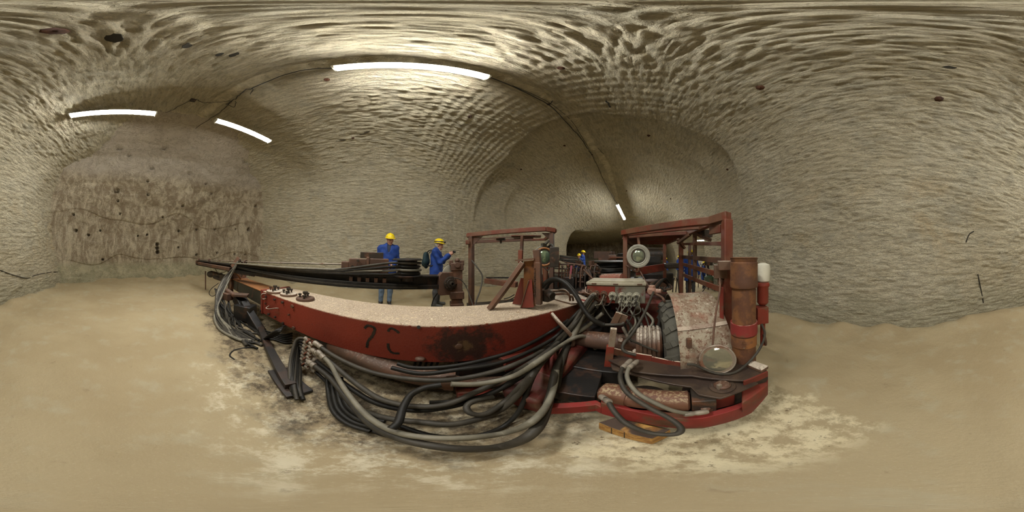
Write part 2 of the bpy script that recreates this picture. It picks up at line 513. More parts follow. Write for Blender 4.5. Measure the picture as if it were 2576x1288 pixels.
# drill holes seen in the photograph: real bores pushed into the face
holes = [(325, 390, .05), (382, 423, .05), (372, 455, .04), (477, 437, .05), (519, 463, .04), (293, 479, .09), (373, 489, .05), (533, 485, .06), (297, 505, .04),
         (460, 517, .05), (184, 539, .05), (302, 537, .04), (252, 580, .04), (190, 580, .06), (495, 577, .05), (542, 577, .05), (594, 576, .04), (450, 581, .05),
         (222, 591, .05), (258, 653, .045), (449, 622, .04), (495, 641, .05), (547, 636, .05), (591, 640, .045), (618, 641, .04), (628, 577, .09),
         (396, 614, .075), (396, 624, .07), (397, 634, .075), (410, 546, .04), (370, 590, .035), (645, 518, .06), (347, 593, .03), (415, 368, .07), (490, 368, .07), (620, 405, .08), (300, 372, .07)]
base = np.stack([tt * CT - Ng * ST, tt * ST + Ng * CT, Zg - SLOPE * T], 1)
dirs = base - np.array([0, 0, EYE])
az = np.degrees(np.arctan2(dirs[:, 1], dirs[:, 0])); el = np.degrees(np.arctan2(dirs[:, 2], np.hypot(dirs[:, 0], dirs[:, 1])))
dist = np.linalg.norm(dirs, axis=1)
for (hx, hy, r) in holes:
    a0 = LOOK - (hx - 1288) / 2576 * 360; e0 = (644 - hy) / 1288 * 180
    a0 = (a0 + 180) % 360 - 180
    da = (az - a0 + 180) % 360 - 180
    q = np.hypot(da * np.cos(np.radians(e0)), el - e0) * math.pi / 180 * dist
    tt = np.where(q < r * 1.15, tt - .35, tt)
P = np.stack([tt * CT - Ng * ST, tt * ST + Ng * CT, Zg - SLOPE * T], 1)
grid_object('wall_end', P, len(n_), len(z_), M_face, np.stack([Ng, Zg], 1), flip=True)

# far side of the junction
n_ = np.arange(-10, 17, .12); z_ = np.arange(-1.2, 5.2, .12)
Ng, Zg = np.meshgrid(n_, z_, indexing='ij'); Ng = Ng.ravel(); Zg = Zg.ravel()
T = 19.5 + .012 * (Ng - 3) ** 2 * 0 + .1 * Zg
P = np.stack([T * CT - Ng * ST, T * ST + Ng * CT, Zg - SLOPE * T], 1)
T = T + .5 * fbm(P, .35, 2) + .16 * fbm(P * np.array([1, 1, 3.0]), 1.2, 2)
P = np.stack([T * CT - Ng * ST, T * ST + Ng * CT, P[:, 2]], 1)
grid_object('wall_far', P, len(n_), len(z_), M_face, np.stack([Ng, Zg], 1))

# floor
xs = np.r_[np.arange(-9, -4, .12), np.arange(-4, 4, .04), np.arange(4, 26, .15)]
ys = np.r_[np.arange(-6, -3, .12), np.arange(-3, 3.4, .04), np.arange(3.4, 20, .15)]
X, Y = np.meshgrid(xs, ys, indexing='ij'); X = X.ravel(); Y = Y.ravel()
P0 = np.stack([X, Y, X * 0], 1)
tq = X * CT + Y * ST; nq = -X * ST + Y * CT
near = np.minimum(np.abs(nq + 2.6), np.abs(nq - 5.4))
foot = .10 * np.exp(-(near / .28) ** 2) * (tq < 6.5) + .10 * np.exp(-((tq + 7.2) / .4) ** 2)
Z = -SLOPE * X + .010 * fbm(P0, .9, 3) + .004 * fbm(P0, 7, 2) + foot * (1 + .8 * vnoise(P0, 3))
rr = np.hypot(X - .0, Y - .6)
grid_object('floor', np.stack([X, Y, Z], 1), len(xs), len(ys), M_floor, np.stack([X, Y], 1), flip=False)

# ---------------------------------------------------------------- ceiling lamps
M_lampcase = plain_mat('dusty lamp housing', (.55, .52, .42), .5)
M_tube = emit_mat('lit diffuser', (1.0, .985, .95), LAMP)
M_wire = plain_mat('black cable', (.03, .028, .025), .55)
M_clip = metal_mat('rusty clip', (.12, .06, .03))
def lamp(a, b, label, w=.13, drop=.1, deep=.035):
    a, b = Vector(a), Vector(b); c = (a + b) / 2
    L = (b - a).length; ax = (b - a).normalized()
    th = thing('ceiling_lamp', c, label, 'lamp', 'fluorescent ceiling lamps')
    side = ax.cross(Vector((0, 0, 1))).normalized(); up = side.cross(ax)
    def ring(o, prof):
        return [o + side * p[0] + up * p[1] for p in prof]
    mb = MB()
    hs = [(-w * .62, -.012), (-w / 2, -.004), (w / 2, -.004), (w * .62, -.012), (w * .62, .0), (w * .3, .06), (-w * .3, .06), (-w * .62, .0)] if deep < .05 else [(-w / 2, .02), (-w / 2, -.005), (w / 2, -.005), (w / 2, .02), (w * .3, .06), (-w * .3, .06)]
    mb.prism(ring(a, hs), b - a)
    mb.build('housing', M_lampcase, th, bevel=.004)
    mb = MB()
    ds = [(-w / 2 * .94, -.006)] + [(-w / 2 * .94 * math.cos(k * math.pi / 8), -.006 - deep * math.sin(k * math.pi / 8)) for k in range(1, 8)] + [(w / 2 * .94, -.006)]
    mb.prism(ring(a + ax * .03, ds), ax * (L - .06))
    mb.build('diffuser', M_tube, th)
    for e, s in ((a, -1), (b, 1)):
        mb = MB(); mb.box(e + ax * (-s * .012) - up * .02, (.03, w, .075), M=Matrix((ax, side, up)).transposed()); mb.build('end_cap', M_lampcase, th, bevel=.005)
    for e in (a + ax * L * .2, b - ax * L * .2):
        mb = MB(); mb.cyl(e + up * .05, e + up * .05 + Vector((0, 0, drop)), .006, n=8); mb.build('hanger', M_clip, th)
    return th
lamp(at(838, 172, z=4.62), at(1228, 195, z=4.62), 'fluorescent lamp lit overhead above the red boom, largest in view', deep=.062)
lamp(at(174, 291, z=4.62), at(394, 286, z=4.62), 'fluorescent lamp set crosswise over open floor before the drilled end face')
lamp(at(541, 302, z=4.62), at(679, 356, z=4.55), 'slanting fluorescent lamp above the boom tip beside the drilled end face')
lamp(at(1552, 513, d=8.3), at(1571, 551, d=9.9), 'distant fluorescent lamp running along the sloping roof before the junction', w=.15, deep=.065)
# ================================================================ THE RED DRILLING RIG
RED = (.215, .028, .013)
M_red = metal_mat('worn red paint', RED, rustiness=.28, dark=.45)
M_redsalt = metal_mat('red paint under salt crust', RED, rustiness=.3, dark=.3, salt=1.0, saltc=(.66, .56, .42))
M_rust = metal_mat('brown rusted steel', (.105, .055, .034), rustiness=.4, dark=.45, salt=.15)
M_rustsalt = metal_mat('rusted steel with salt', (.15, .085, .05), rustiness=.4, dark=.3, salt=.95)
M_redrust = metal_mat('rust-red frame paint', (.16, .036, .015), rustiness=.6, dark=.45, salt=.12)
M_orange = metal_mat('orange rust', (.30, .12, .035), rustiness=.35, dark=.3)
M_pipe = metal_mat('stove pipe rust', (.22, .095, .035), rust=(.12, .05, .025), rustiness=.6, dark=.3, scale=1.4)
M_black = metal_mat('greasy black steel', (.012, .011, .010), rust=(.05, .025, .015), rustiness=.3, dark=.6, rough=.45)
M_dark = metal_mat('dark oily steel', (.035, .026, .018), rustiness=.3, dark=.6, rough=.5)
M_olive = metal_mat('dark olive steel', (.045, .042, .028), rustiness=.2, dark=.3)
M_oildeck = metal_mat('oily brown deck', (.085, .055, .035), rust=(.05, .032, .024), rustiness=.5, dark=.55, rough=.42)
M_hoseD = plain_mat('dark hose rubber', (.020, .018, .014), .5, bump=.002, var=.4, spec=.25)
M_hoseM = plain_mat('grey hose rubber', (.062, .054, .040), .55, bump=.002, var=.4, spec=.3)
M_hoseL = plain_mat('pale dusty hose', (.22, .20, .145), .6, bump=.002, var=.35)
M_ferrule = plain_mat('dull steel ferrule', (.36, .31, .24), .45, .2, var=.4)
M_rubber = metal_mat('tyre rubber', (.085, .08, .06), rust=(.05, .045, .035), rustiness=.4, dark=.3, rough=.8)
M_bright = metal_mat('bright zinc with rust', (.32, .27, .21), rustiness=.4, dark=.35, rough=.45, metallic=.3)

def beam_material():
    m, nt, b = node_mat('boom paint with soot stain'); g = NT(nt)
    pos = g.pos(); x, y, z = g.sep(pos)
    a = g.noise(pos, 4, 6, .65, .3); c = g.noise(pos, 22, 6, .7); d = g.noise(pos, 1.3, 4)
    col = g.mix(g.ramp(d, .35, .65), (.29, .036, .015), (.22, .029, .013))
    col = g.mix(g.math('MULTIPLY', g.ramp(a, .60, .72), .75), col, (.12, .05, .022))
    col = g.mix(g.math('MULTIPLY', g.ramp(c, .62, .72), .4), col, (.05, .02, .012))
    # soot and burnt paint round the old weld
    dx = g.math('SUBTRACT', x, .20); q = g.math('MULTIPLY', dx, dx)
    q = g.math('SQRT', g.math('ADD', g.math('MULTIPLY', q, .45), g.math('POWER', g.math('ABSOLUTE', g.math('SUBTRACT', z, .52)), 2.0)))
    q = g.math('ADD', q, g.math('MULTIPLY', g.math('SUBTRACT', g.noise(pos, 9, 6, .75), .5), .42))
    soot = g.ramp(q, .07, .17, True)
    soot = g.math('MULTIPLY', soot, g.math('MULTIPLY', g.ramp(x, -.1, .0), g.ramp(z, .7, .68, False)))
    soot = g.ramp(q, .12, .22, True)
    col = g.mix(g.math('MULTIPLY', soot, .9), col, (.022, .013, .008))
    col = g.mix(g.math('MULTIPLY', g.ramp(q, .0, .05, True), .8), col, (.15, .085, .035))
    # the right part of the beam is browner
    col = g.mix(g.math('MULTIPLY', g.ramp(x, .9, 1.4), .7), col, (.10, .05, .022))
    # grey-brown speckles of crusted salt lie thick on the top
    up = g.ramp(g.nz(), .45, .85)
    grain = g.ramp(g.vor(g.mapping(pos, (70, 110, 70)), 1.0), .28, .45, True)
    gr2 = g.ramp(g.noise(pos, 55, 4, .7), .47, .56)
    sal = g.mix(gr2, (.36, .24, .13), (.88, .78, .58))
    sal = g.mix(g.ramp(g.noise(pos, 4, 4, .6), .35, .65), sal, (.78, .64, .44))
    sal = g.mix(g.math('MULTIPLY', gr2, .0), sal, (.7, .6, .45))
    dots = g.ramp(g.noise(g.mapping(pos, (75, 150, 75)), 1.0, 3, .6), .56, .62)
    sal = g.mix(g.math('MULTIPLY', dots, .75), sal, (.16, .09, .045))
    col = g.mix(up, col, sal)
    edge = g.math('MULTIPLY', g.ramp(z, .700, .722), g.ramp(g.noise(pos, 30, 5, .7), .40, .5))
    col = g.mix(edge, col, (.58, .46, .33))
    g.l(col, b.inputs['Base Color']); b.inputs['Roughness'].default_value = .6
    h = g.math('MULTIPLY', g.math('ADD', gr2, c), g.math('ADD', g.math('MULTIPLY', up, .9), .15))
    g.l(g.bump(h, .8, .008), b.inputs['Normal'])
    return m
M_beam = beam_material()

rig = thing('drilling_rig', (1.0, 1.0, 0), 'red articulated mine drilling rig with long boom, two open canopies and draped hoses', 'drilling machine')
def part(name, mb, mat, parent=None, **k): return mb.build(name, mat, parent or rig, **k)
def B(): return MB()

# ---- main boom
boom = part('boom', B().b2((-2.24, 1.20, .35), (1.52, 1.72, .72)), M_beam, bevel=.008)
mb = B()                                                             # welded flanges and end collar
mb.b2((-2.27, 1.185, .335), (-2.21, 1.735, .735))
part('end_collar', mb, M_red, boom, bevel=.006)
part('end_collar', B().b2((1.49, 1.19, .34), (1.55, 1.73, .73)), M_red, boom, bevel=.006)
for (x, y, r) in [(671, 746, .016), (693, 753, .016), (713, 760, .018), (738, 770, .022), (670, 763, .014), (658, 781, .018), (678, 790, .018), (694, 797, .016), (729, 791, .012), (714, 812, .016), (741, 824, .02)]:
    p = at(x, y, v=1.20)
    part('bolt', B().hexbolt(p + Vector((0, .01, 0)), (0, -1, 0), r, .02, .02), M_dark if r < .02 else M_rust, boom)
p = at(664, 746, v=1.17)
part('lifting_ring', B().torus(p, (.9, -.4, 0), .045, .010), M_rustsalt, boom)
p = at(676, 774, v=1.19); q = at(699, 776, v=1.19)
part('handle', B().tube([p + Vector((0, .01, .03)), p + Vector((0, -.045, -.0)), (p + q) / 2 + Vector((0, -.06, -.005)), q + Vector((0, -.045, .01)), q + Vector((0, .01, .0))], .007, 8), M_rustsalt, boom)
for (x, y, r) in [(692, 733, .13), (726, 740, .12), (768, 751, .115)]:
    c = at(x, y, z=.735); c.z = .72
    fl = part('flange_cover', B().lathe(c, (0, 0, 1), [(-.005, r), (.022, r), (.03, r * .96), (.03, r * .3), (.034, 0)], 36), M_rustsalt if x < 760 else M_rust, boom)
    for k, (a, rr, hh) in enumerate([(0, 0, .05), (1.9, .6, .03), (3.6, .62, .03), (5.3, .6, .03)]):
        o = c + Vector((math.cos(a) * r * rr, math.sin(a) * r * rr, .028))
        s_ = .034 if k == 0 else .022
        mb2 = B().lathe(o, (0, 0, 1), [(0, s_ * .75), (.006, s_ * .75), (.008, s_ * .5), (hh, s_ * .5), (hh, s_ * 1.0), (hh + s_ * .8, s_ * 1.0)], 6)
        if k == 0:
            for bx in range(6):
                an = bx * math.pi / 3
        part('bolt', mb2, M_dark, fl)
def mark(name, strokes, wdt, mat=None):
    mb = B()
    for st in strokes:
        mb = B()
        P_ = [at(x, y, v=1.1985) for x, y in st]
        P_ = spline(P_, 5)
        for a, b_ in zip(P_[:-1], P_[1:]):
            mb.bar(a, b_ + (b_ - a) * .15, .003, wdt * random.uniform(.75, 1.2), up=(0, 0, 1)) if abs((b_ - a).z) < abs((b_ - a).x) else mb.bar(a, b_ + (b_ - a) * .15, wdt * random.uniform(.75, 1.2), .003, up=(0, 1, 0))
        part(name, mb, mat or M_black, boom, smooth=False)
mark('painted_numeral', [[(917, 826), (925, 819), (941, 824), (942, 832), (936, 846), (926, 858), (923, 874)]], .024)
mark('painted_stroke', [[(976, 834), (982, 826), (994, 830), (1004, 838)], [(976, 864), (978, 878), (988, 888), (1004, 889)]], .020)
part('weld_lump', B().ell(at(1057, 903, v=1.19), (.04, .03, .022)), M_rust, boom)
part('weld_lump', B().ell(at(1155, 872, v=1.195), (.03, .008, .03)), M_rust, boom)
part('cable_hole_bush', B().cyl(at(1053, 823, v=1.21), at(1053, 823, v=1.19), .014), M_black, boom)

# ---- inner boom
ext = part('inner_boom', B().b2((-3.98, 1.27, .42), (-2.25, 1.62, .67)), M_olive, bevel=.008)
part('top_plate', B().b2((-3.98, 1.26, .668), (-2.27, 1.63, .684)), M_orange, ext, bevel=.003)
hd = B()
hd.cyl((-4.02, 1.2, .55), (-4.02, 1.7, .55), .15)
hd.b2((-4.2, 1.28, .6), (-3.95, 1.6, .9))
hd.b2((-4.25, 1.22, .3), (-3.98, 1.3, .85)); hd.b2((-4.25, 1.58, .3), (-3.98, 1.66, .85))
head = part('boom_head', hd, M_rust, bevel=.01)
mb = B()
for k in range(5): mb.torus((-4.0 + .045 * k, 1.25 - .02 * k, .80 - .01 * k), (1, .2, .1), .05 + .01 * (k % 2), .012, 18, 8)
part('coupling', mb, M_dark, head)
part('clamp_yoke', B().tube([(-3.93, 1.22, .66), (-3.98, 1.2, .8), (-3.9, 1.25, .86), (-3.8, 1.35, .80), (-3.82, 1.45, .67)], .022, 8), M_orange, head)

# ---- feed beam with rail, rod, drifter and hose drum
FA, FB = Vector((.12, 2.64, .755)), Vector((-5.55, .58, .965))
FD = (FB - FA).normalized(); FN = Vector((-FD.y, FD.x, 0)).normalized()
if FN.y > 0: FN = -FN                                                # towards the camera
FU = FD.cross(FN); FU = FU if FU.z > 0 else -FU
def fp(s, n=0.0, h=0.0): return FA + FD * s + FN * n + FU * h
FL = (FB - FA).length
mb = B()
mb.bar(fp(0, 0, .015), fp(FL, 0, .012), .22, .03, FU); mb.bar(fp(0, 0, .10), fp(FL, 0, .08), .07, .17, FU); mb.bar(fp(0, 0, .195), fp(FL, 0, .145), .22, .022, FU)
mb.bar(fp(0, .10, .04), fp(FL, .10, .035), .02, .05, FU)
feed = part('feed_beam', mb, M_black, bevel=.004)
mb = B()
for k in range(26): mb.bar(fp(FL * .55 + k * .035, .11, .0), fp(FL * .55 + k * .035 + .018, .11, .0), .03, .035, FU)
part('rack_teeth', mb, M_dark, feed)
mb = B(); mb.bar(fp(FL - 1.95, .13, .06), fp(FL - .25, .13, .075), .09, .085, FU)
part('guide_rail', mb, M_rust, feed, bevel=.01)
mb = B(); mb.bar(fp(FL - .5, .0, .07), fp(FL + .12, .0, .07), .16, .12, FU)
part('nose_block', mb, M_rust, feed, bevel=.01)
part('drill_rod', B().cyl(fp(1.35, .02, .345), fp(FL + .05, .02, .175), .0125, n=12), M_bright, feed)
for s in (FL - .05, FL - .75, FL - 2.35):
    hh = .345 + (.175 - .345) * (s - 1.35) / (FL - 1.3)
    g_ = B(); g_.torus(fp(s, .02, hh), FD, .035, .015, 20, 8); g_.bar(fp(s, .02, .12), fp(s, .02, hh - .03), .03, .07, FD); g_.bar(fp(s - .02, .07, .12), fp(s + .05, .02, hh - .01), .03, .02, FU)
    part('rod_guide', g_, M_rust, feed)
part('support_stake', B().cyl(at(517, 682, d=5.3), at(517, 721, d=5.3) - Vector((0, 0, .1)), .02, n=8), M_rust, feed)
mb = B()
c = at(530, 690, d=5.0)
mb.ell(c, (.16, .12, .10)); mb.cyl(c + Vector((.1, 0, .05)), c + Vector((.55, .2, .02)), .07); mb.cyl(c + Vector((.3, .05, -.05)), c + Vector((.75, .25, -.1)), .05); mb.box(c + Vector((.75, .25, -.02)), (.3, .15, .16), .35)
part('rotation_motor', mb, M_dark, feed, bevel=.005)
part('hook_eye', B().torus(at(608, 692, d=3.6), (.2, 1, 0), .035, .008, 20, 6, 0, 5.2), M_dark, feed)

# hose saddle: tipped plate the hoses ride over
sp = at(590, 668, d=3.72)
a_ = at(601, 648, d=3.70); b_ = at(583, 672, d=3.75)
mb = B(); mb.bar(a_, b_, .13, .02, up=(.3, -1, .3)); mb.bar(a_ + Vector((0, 0, -.01)), a_ + Vector((0.02, .1, -.16)), .03, .03)
part('hose_saddle', mb, M_rust, feed, bevel=.004)

# drifter
dc = fp(1.15, 0, .34)
mb = B()
def fbox(m, s0, s1, n0, n1, h0, h1): m.bar(fp((s0), (n0 + n1) / 2, (h0 + h1) / 2), fp((s1), (n0 + n1) / 2, (h0 + h1) / 2), abs(n1 - n0), abs(h1 - h0), FU)
fbox(mb, .92, 1.2, -.1, .1, .20, .44); fbox(mb, 1.2, 1.24, -.12, .12, .19, .46); fbox(mb, 1.24, 1.5, -.1, .1, .20, .43); fbox(mb, 1.5, 1.62, -.08, .08, .21, .38); fbox(mb, .95, 1.45, -.12, .12, .19, .23)
dr = part('rock_drill', mb, M_rust, bevel=.012)
mb = B(); fbox(mb, 1.0, 1.34, -.06, .06, .44, .53); part('valve_block', mb, M_dark, dr, bevel=.006)
mb = B()
mb.cyl(fp(1.44, .10, .30), fp(1.44, .115, .30), .03)
part('bolt', mb, M_dark, dr)
part('bolt', B().hexbolt(fp(1.36, .1, .4), FN, .02, .02), M_dark, dr)
part('bolt', B().hexbolt(fp(1.05, .1, .26), FN, .016, .02), M_dark, dr)
mb = B(); mb.tube([fp(.9, .02, .3), fp(.84, .05, .33), fp(.78, .02, .3)], .016); mb.hexbolt(fp(.86, .04, .34), FN, .02, .03)
part('hose_fitting', mb, M_bright, dr)
for k in range(5):
    mb = B(); fbox(mb, .95 + k * .12, 1.0 + k * .12, .09, .14, .10, .16); part('slide_pad', mb, M_rust, dr)

# hose drum on the feed
hc = fp(.63, .06, 0); hc.z = 0
mb = B().lathe((hc.x, hc.y, 1.205), (0, 0, 1), [(0, .05), (0, .225), (.012, .225), (.03, .20), (.034, .05), (.034, 0)], 40)
drum = part('hose_drum', mb, M_black)
part('lower_flange', B().lathe((hc.x, hc.y, .965), (0, 0, 1), [(0, .05), (0, .215), (.02, .225), (.03, .2), (.03, .05)], 40), M_black, drum)
part('drum_core', B().cyl((hc.x, hc.y, .97), (hc.x, hc.y, 1.22), .15), M_black, drum)
part('drum_stand', B().cyl((hc.x, hc.y, .90), (hc.x, hc.y, .98), .10), M_dark, drum)
sad = fp((sp - FA).dot(FD), .04, 0)
for k in range(6):
    z0 = 1.02 + (k % 4) * .05; r0 = .178 + .016 * (k % 2) + .0
    pts = []
    for a in np.linspace(-.9, math.pi * .98, 12):      # wraps the far end of the drum
        e = -FD * math.cos(a - math.pi / 2) * 1.0 + FN * math.cos(a)
        pts.append(Vector((hc.x, hc.y, 0)) + (FN * math.cos(a) - FD * math.sin(a)) * r0 + Vector((0, 0, z0)))
    near = pts[0]; start = fp(1.0, .17, 0); start.z = z0 - .01
    run = [fp(4.05 + .02 * k, .02 + .02 * k, .16 + .008 * k), fp(3.5, .08 + .012 * k, .19 + .006 * k), fp(2.7, .12 + .01 * k, .18 + .010 * k), fp(1.9, .15, .19 + .012 * k), start]
    part('hose', B().tube(run + pts, .018, 10), M_hoseM if k in (1, 3) else (M_hoseL if k == 5 else M_hoseD), drum)
for k in range(4):                                                    # dark hoses sagging along the flank of the feed
    part('hose', B().tube([fp(4.1, .05, .16 - .01 * k), fp(3.4, .12, .12 - .01 * k), fp(2.4, .16, .10 - .018 * k), fp(1.4, .17, .09 - .02 * k), fp(.5, .15, .07 - .015 * k)], .014, 8), M_hoseD if k != 2 else M_hoseM, feed)

# end bracket, swivel and column
c = fp(-.02, 0, .09)
mb = B()
hx = [(-.17, -.19), (.14, -.19), (.18, -.12), (.18, .12), (.14, .17), (-.14, .17), (-.18, .12), (-.18, -.12)]
mb.prism([c - FD * (-x_) * -1 + Vector((0, 0, z_)) + FN * .14 for x_, z_ in [(p_[0], p_[1]) for p_ in hx]], -FN * .10)
sw = part('swivel_plate', mb, M_rust, bevel=.008)
cc = c + FN * .14
part('swivel_flange', B().lathe(cc, FN, [(0, .11), (.02, .11), (.025, .10), (.025, .075), (.045, .07), (.045, .035), (.09, .032), (.09, .02), (.03, .018)], 32), M_dark, sw)
for k in range(8):
    a = k * math.pi / 4; mb = B()
    mb.hexbolt(cc + FN * .02 + FD * math.cos(a) * .09 + Vector((0, 0, math.sin(a) * .09)), FN, .009, .008, .004)
    part('bolt', mb, M_rust, sw)
part('grey_disc', B().lathe(c - FN * .02 + Vector((.08, 0, .12)), FN, [(0, .165), (.03, .165), (.035, .15), (.04, 0)], 40), plain_mat('grey painted disc', (.30, .28, .22), .5, var=.3), sw)
cx, cy = .30, 2.62
mb = B()
mb.b2((cx - .085, cy - .085, -.01), (cx + .085, cy + .085, 1.14))
for (z0, z1, w_) in ((.02, .22, .11), (.42, .50, .105), (.58, .70, .11), (1.04, 1.16, .10)):
    mb.b2((cx - w_, cy - w_, z0), (cx + w_, cy + w_, z1))
colm = part('column', mb, M_rust, bevel=.01)
mb = B(); mb.b2((cx - .12, cy - .06, 1.12), (cx - .06, cy + .06, 1.2)); mb.b2((cx + .05, cy - .06, 1.12), (cx + .115, cy + .06, 1.2)); mb.cyl((cx, cy - .13, 1.13), (cx, cy - .02, 1.13), .045); mb.ell((cx, cy - .08, 1.2), (.04, .05, .04))
part('column_cap', mb, M_rust, colm, bevel=.006)

# ---- bracket on top of the boom
mb = B()
mb.bar(at(1232, 777, z=.725), at(1316, 662, d=1.62), .045, .085, up=(1, 0, 1))
part('diagonal_strut', mb, M_rustsalt, bevel=.004)
g0 = at(1330, 772, z=.72)
def gp(x, y, d): return at(x, y, d=d)
bd = 1.66
mb = B()
mb.prism([gp(1316, 770, bd), gp(1347, 770, bd), gp(1345, 655, bd), gp(1318, 658, bd)], Vector((.03, .05, 0)))
brk = part('bracket_plate', mb, M_orange, bevel=.003)
mb = B(); mb.prism([gp(1289, 764, 1.8), gp(1316, 768, 1.7), gp(1318, 700, 1.66), gp(1310, 700, 1.7)], Vector((.008, .012, 0))); part('gusset', mb, M_red, brk)
mb = B(); mb.prism([gp(1310, 775, 1.66), gp(1343, 773, 1.58), gp(1338, 703, 1.62), gp(1329, 705, 1.62)], Vector((.01, .012, 0))); part('gusset', mb, M_red, brk)
part('weld_bead', B().tube([gp(1310, 775, 1.655), gp(1320, 740, 1.63), gp(1330, 706, 1.61)], .006, 6), M_rustsalt, brk)
mb = B(); mb.bar(gp(1355, 765, 1.60), gp(1353, 660, 1.60), .07, .05, up=(1, .6, 0)); mb.bar(gp(1353, 662, 1.60), gp(1350, 628, 1.6), .07, .045, up=(1, .6, 0)); part('channel_upright', mb, M_rust, brk, bevel=.006)
mb = B(); mb.bar(gp(1309, 662, 1.74), gp(1310, 629, 1.74), .05, .03, up=(1, .6, 0)); part('short_upright', mb, M_redrust, brk, bevel=.004)
mb = B(); mb.bar(gp(1299, 655, 1.66), gp(1346, 651, 1.62), .10, .016); part('saddle_plate', mb, M_rustsalt, brk)
mb = B()
for k in range(14):
    mb.box(gp(1345 + (k % 2) * 1.0, 676 + k * 5.3, 1.585), (.012, .012, .012), .3 * k)
part('chain', mb, M_dark, brk)

# ---- left canopy (open roof frame on posts)
z1 = 1.70
A, Bp, E_, D_ = Vector((.56, 3.03, 1.665)), Vector((1.80, 2.06, 1.70)), Vector((2.35, 3.05, 1.66)), Vector((.92, 3.95, 1.61))
mb = B(); Bc = Vector((1.66, 2.13, 1.72))
mb.bar(A, Bc, .07, .075); mb.bar(Bc, Bp, .07, .075); mb.bar(A, D_, .06, .06); mb.bar(D_, E_, .05, .05); mb.bar(E_, Bp, .06, .06)
can1 = part('left_canopy', mb, M_redrust, bevel=.006)
for k in range(1, 4):
    t = k * .22
    a_ = A.lerp(D_, t); b_ = Bp.lerp(E_, t)
    part('roof_bar', B().bar(a_ - Vector((0, 0, .05)), a_.lerp(b_, .8) - Vector((0, 0, .05)), .025, .02), M_rust, can1)
m_ = A.lerp(Bp, .40).lerp(D_.lerp(E_, .4), .3)
mb = B(); mb.box(m_ - Vector((0, 0, .07)), (.16, .12, .05), -.6); mb.cyl(m_ - Vector((0, 0, .09)), m_ - Vector((0, 0, .15)), .02); part('roof_clamp', mb, M_dark, can1)
part('roof_plate', B().box(A.lerp(Bp, .72).lerp(D_.lerp(E_, .7), .35) - Vector((0, 0, .03)), (.55, .35, .012), -.6), M_redrust, can1)
post = lambda top, bot, w_, nm='post', mat=M_rust, par=None: part(nm, B().bar(bot, top, w_, w_, up=(math.cos(.6), math.sin(.6), 0)), mat, par, bevel=.005)
post(Vector((.62, 2.99, 1.64)), Vector((.62, 2.99, .30)), .085, par=can1)
post(Vector((1.76, 2.10, 1.66)), Vector((1.76, 2.10, .50)), .075, par=can1)
post(Vector((1.45, 2.55, 1.64)), Vector((1.40, 2.5, 1.25)), .05, par=can1)
mb = B(); c = Vector((.56, 2.98, 1.52)); mb.box(c - Vector((.02, .04, 0)), (.07, .07, .08)); part('corner_lug', mb, M_redrust, can1, bevel=.01)
part('gusset', B().prism([(.64, 2.97, 1.63), (.80, 2.85, 1.63), (.64, 2.97, 1.47)], (.01, .012, 0)), M_rust, can1)
part('gusset', B().prism([(1.74, 2.12, 1.66), (1.62, 2.2, 1.66), (1.74, 2.12, 1.54)], (.01, .012, 0)), M_rust, can1)
mb = B(); mb.bar(at(1222, 706, d=3.05), at(1300, 716, d=2.7), .10, .09); fb = part('foot_channel', mb, M_redrust, can1, bevel=.004)
mb = B()
for k in range(16): mb.box(at(1226 + k * 3.6, 699, d=3.04 - k * .015) + Vector((0, .02, 0)), (.03, .03, .022), k)
part('chain', mb, M_black, fb)
mb = B(); mb.b2((.55, 2.0, .28), (1.9, 3.1, .34)); part('platform', mb, M_dark, can1)

# round work lamp on left canopy, seen from the side
def round_lamp(c, d, R, name, ring, shell_, glass, depth=.12, bracket=True, label=None):
    c = Vector(c); d = Vector(d).normalized()
    L_ = part(name, B().lathe(c - d * depth, d, [(0, R * .25), (depth * .15, R * .6), (depth * .5, R * .9), (depth * .9, R), (depth, R), (depth, R * .9)], 32), shell_, label=label)
    part('lamp_ring', B().torus(c, d, R * .95, R * .11, 36, 10), ring, L_)
    part('lens', B().lathe(c - d * .012, d, [(0, R * .86), (.008, R * .8), (.02, R * .5), (.026, 0)], 32), glass, L_)
    return L_
def glass_mat(name, c, rough=.12):
    m, nt, b = node_mat(name); g = NT(nt)
    pos = g.n('ShaderNodeTexCoord').outputs['Object']
    b.inputs['Base Color'].default_value = (*c, 1); b.inputs['Roughness'].default_value = rough
    b.inputs['Coat Weight'].default_value = .6; b.inputs['Metallic'].default_value = .7
    wv = g.n('ShaderNodeTexWave'); wv.inputs['Scale'].default_value = 28; g.l(pos, wv.inputs['Vector'])
    g.l(g.bump(wv.outputs['Fac'], .06, .002), b.inputs['Normal'])
    return m
M_glassg = glass_mat('greenish lamp glass', (.24, .34, .22))
M_glassw = glass_mat('dusty lamp glass', (.30, .35, .26))
M_greyring = plain_mat('grey lamp ring', (.38, .37, .30), .5, .2, var=.3)
c = at(1369, 646, d=2.05); 
L1 = round_lamp(c, Vector((-.55, -.85, 0)), .115, 'work_lamp', M_orange, M_dark, M_glassg, label='round work lamp with amber ring and greenish glass')
part('lamp_guard', B().torus(c - Vector((-.03, -.05, 0)), Vector((-.55, -.85, 0)), .135, .008, 30, 6), M_greyring, L1)
mb = B(); mb.box(at(1394, 647, d=1.98), (.13, .11, .24), .9); part('junction_box', mb, M_dark, L1, bevel=.006)
part('knob', B().cyl(at(1390, 649, d=1.88), at(1390, 649, d=1.84), .012), M_rust, L1)
mb = B(); mb.tube([at(1358, 630, d=2.05), at(1366, 618, d=2.1), at(1374, 612, d=2.1), at(1380, 606, d=2.15)], .018); mb.box(at(1368, 618, d=2.1), (.06, .05, .06)); mb.tube([at(1380, 625, d=2.1), at(1386, 614, d=2.1), at(1393, 622, d=2.05), at(1392, 632, d=2.0)], .01)
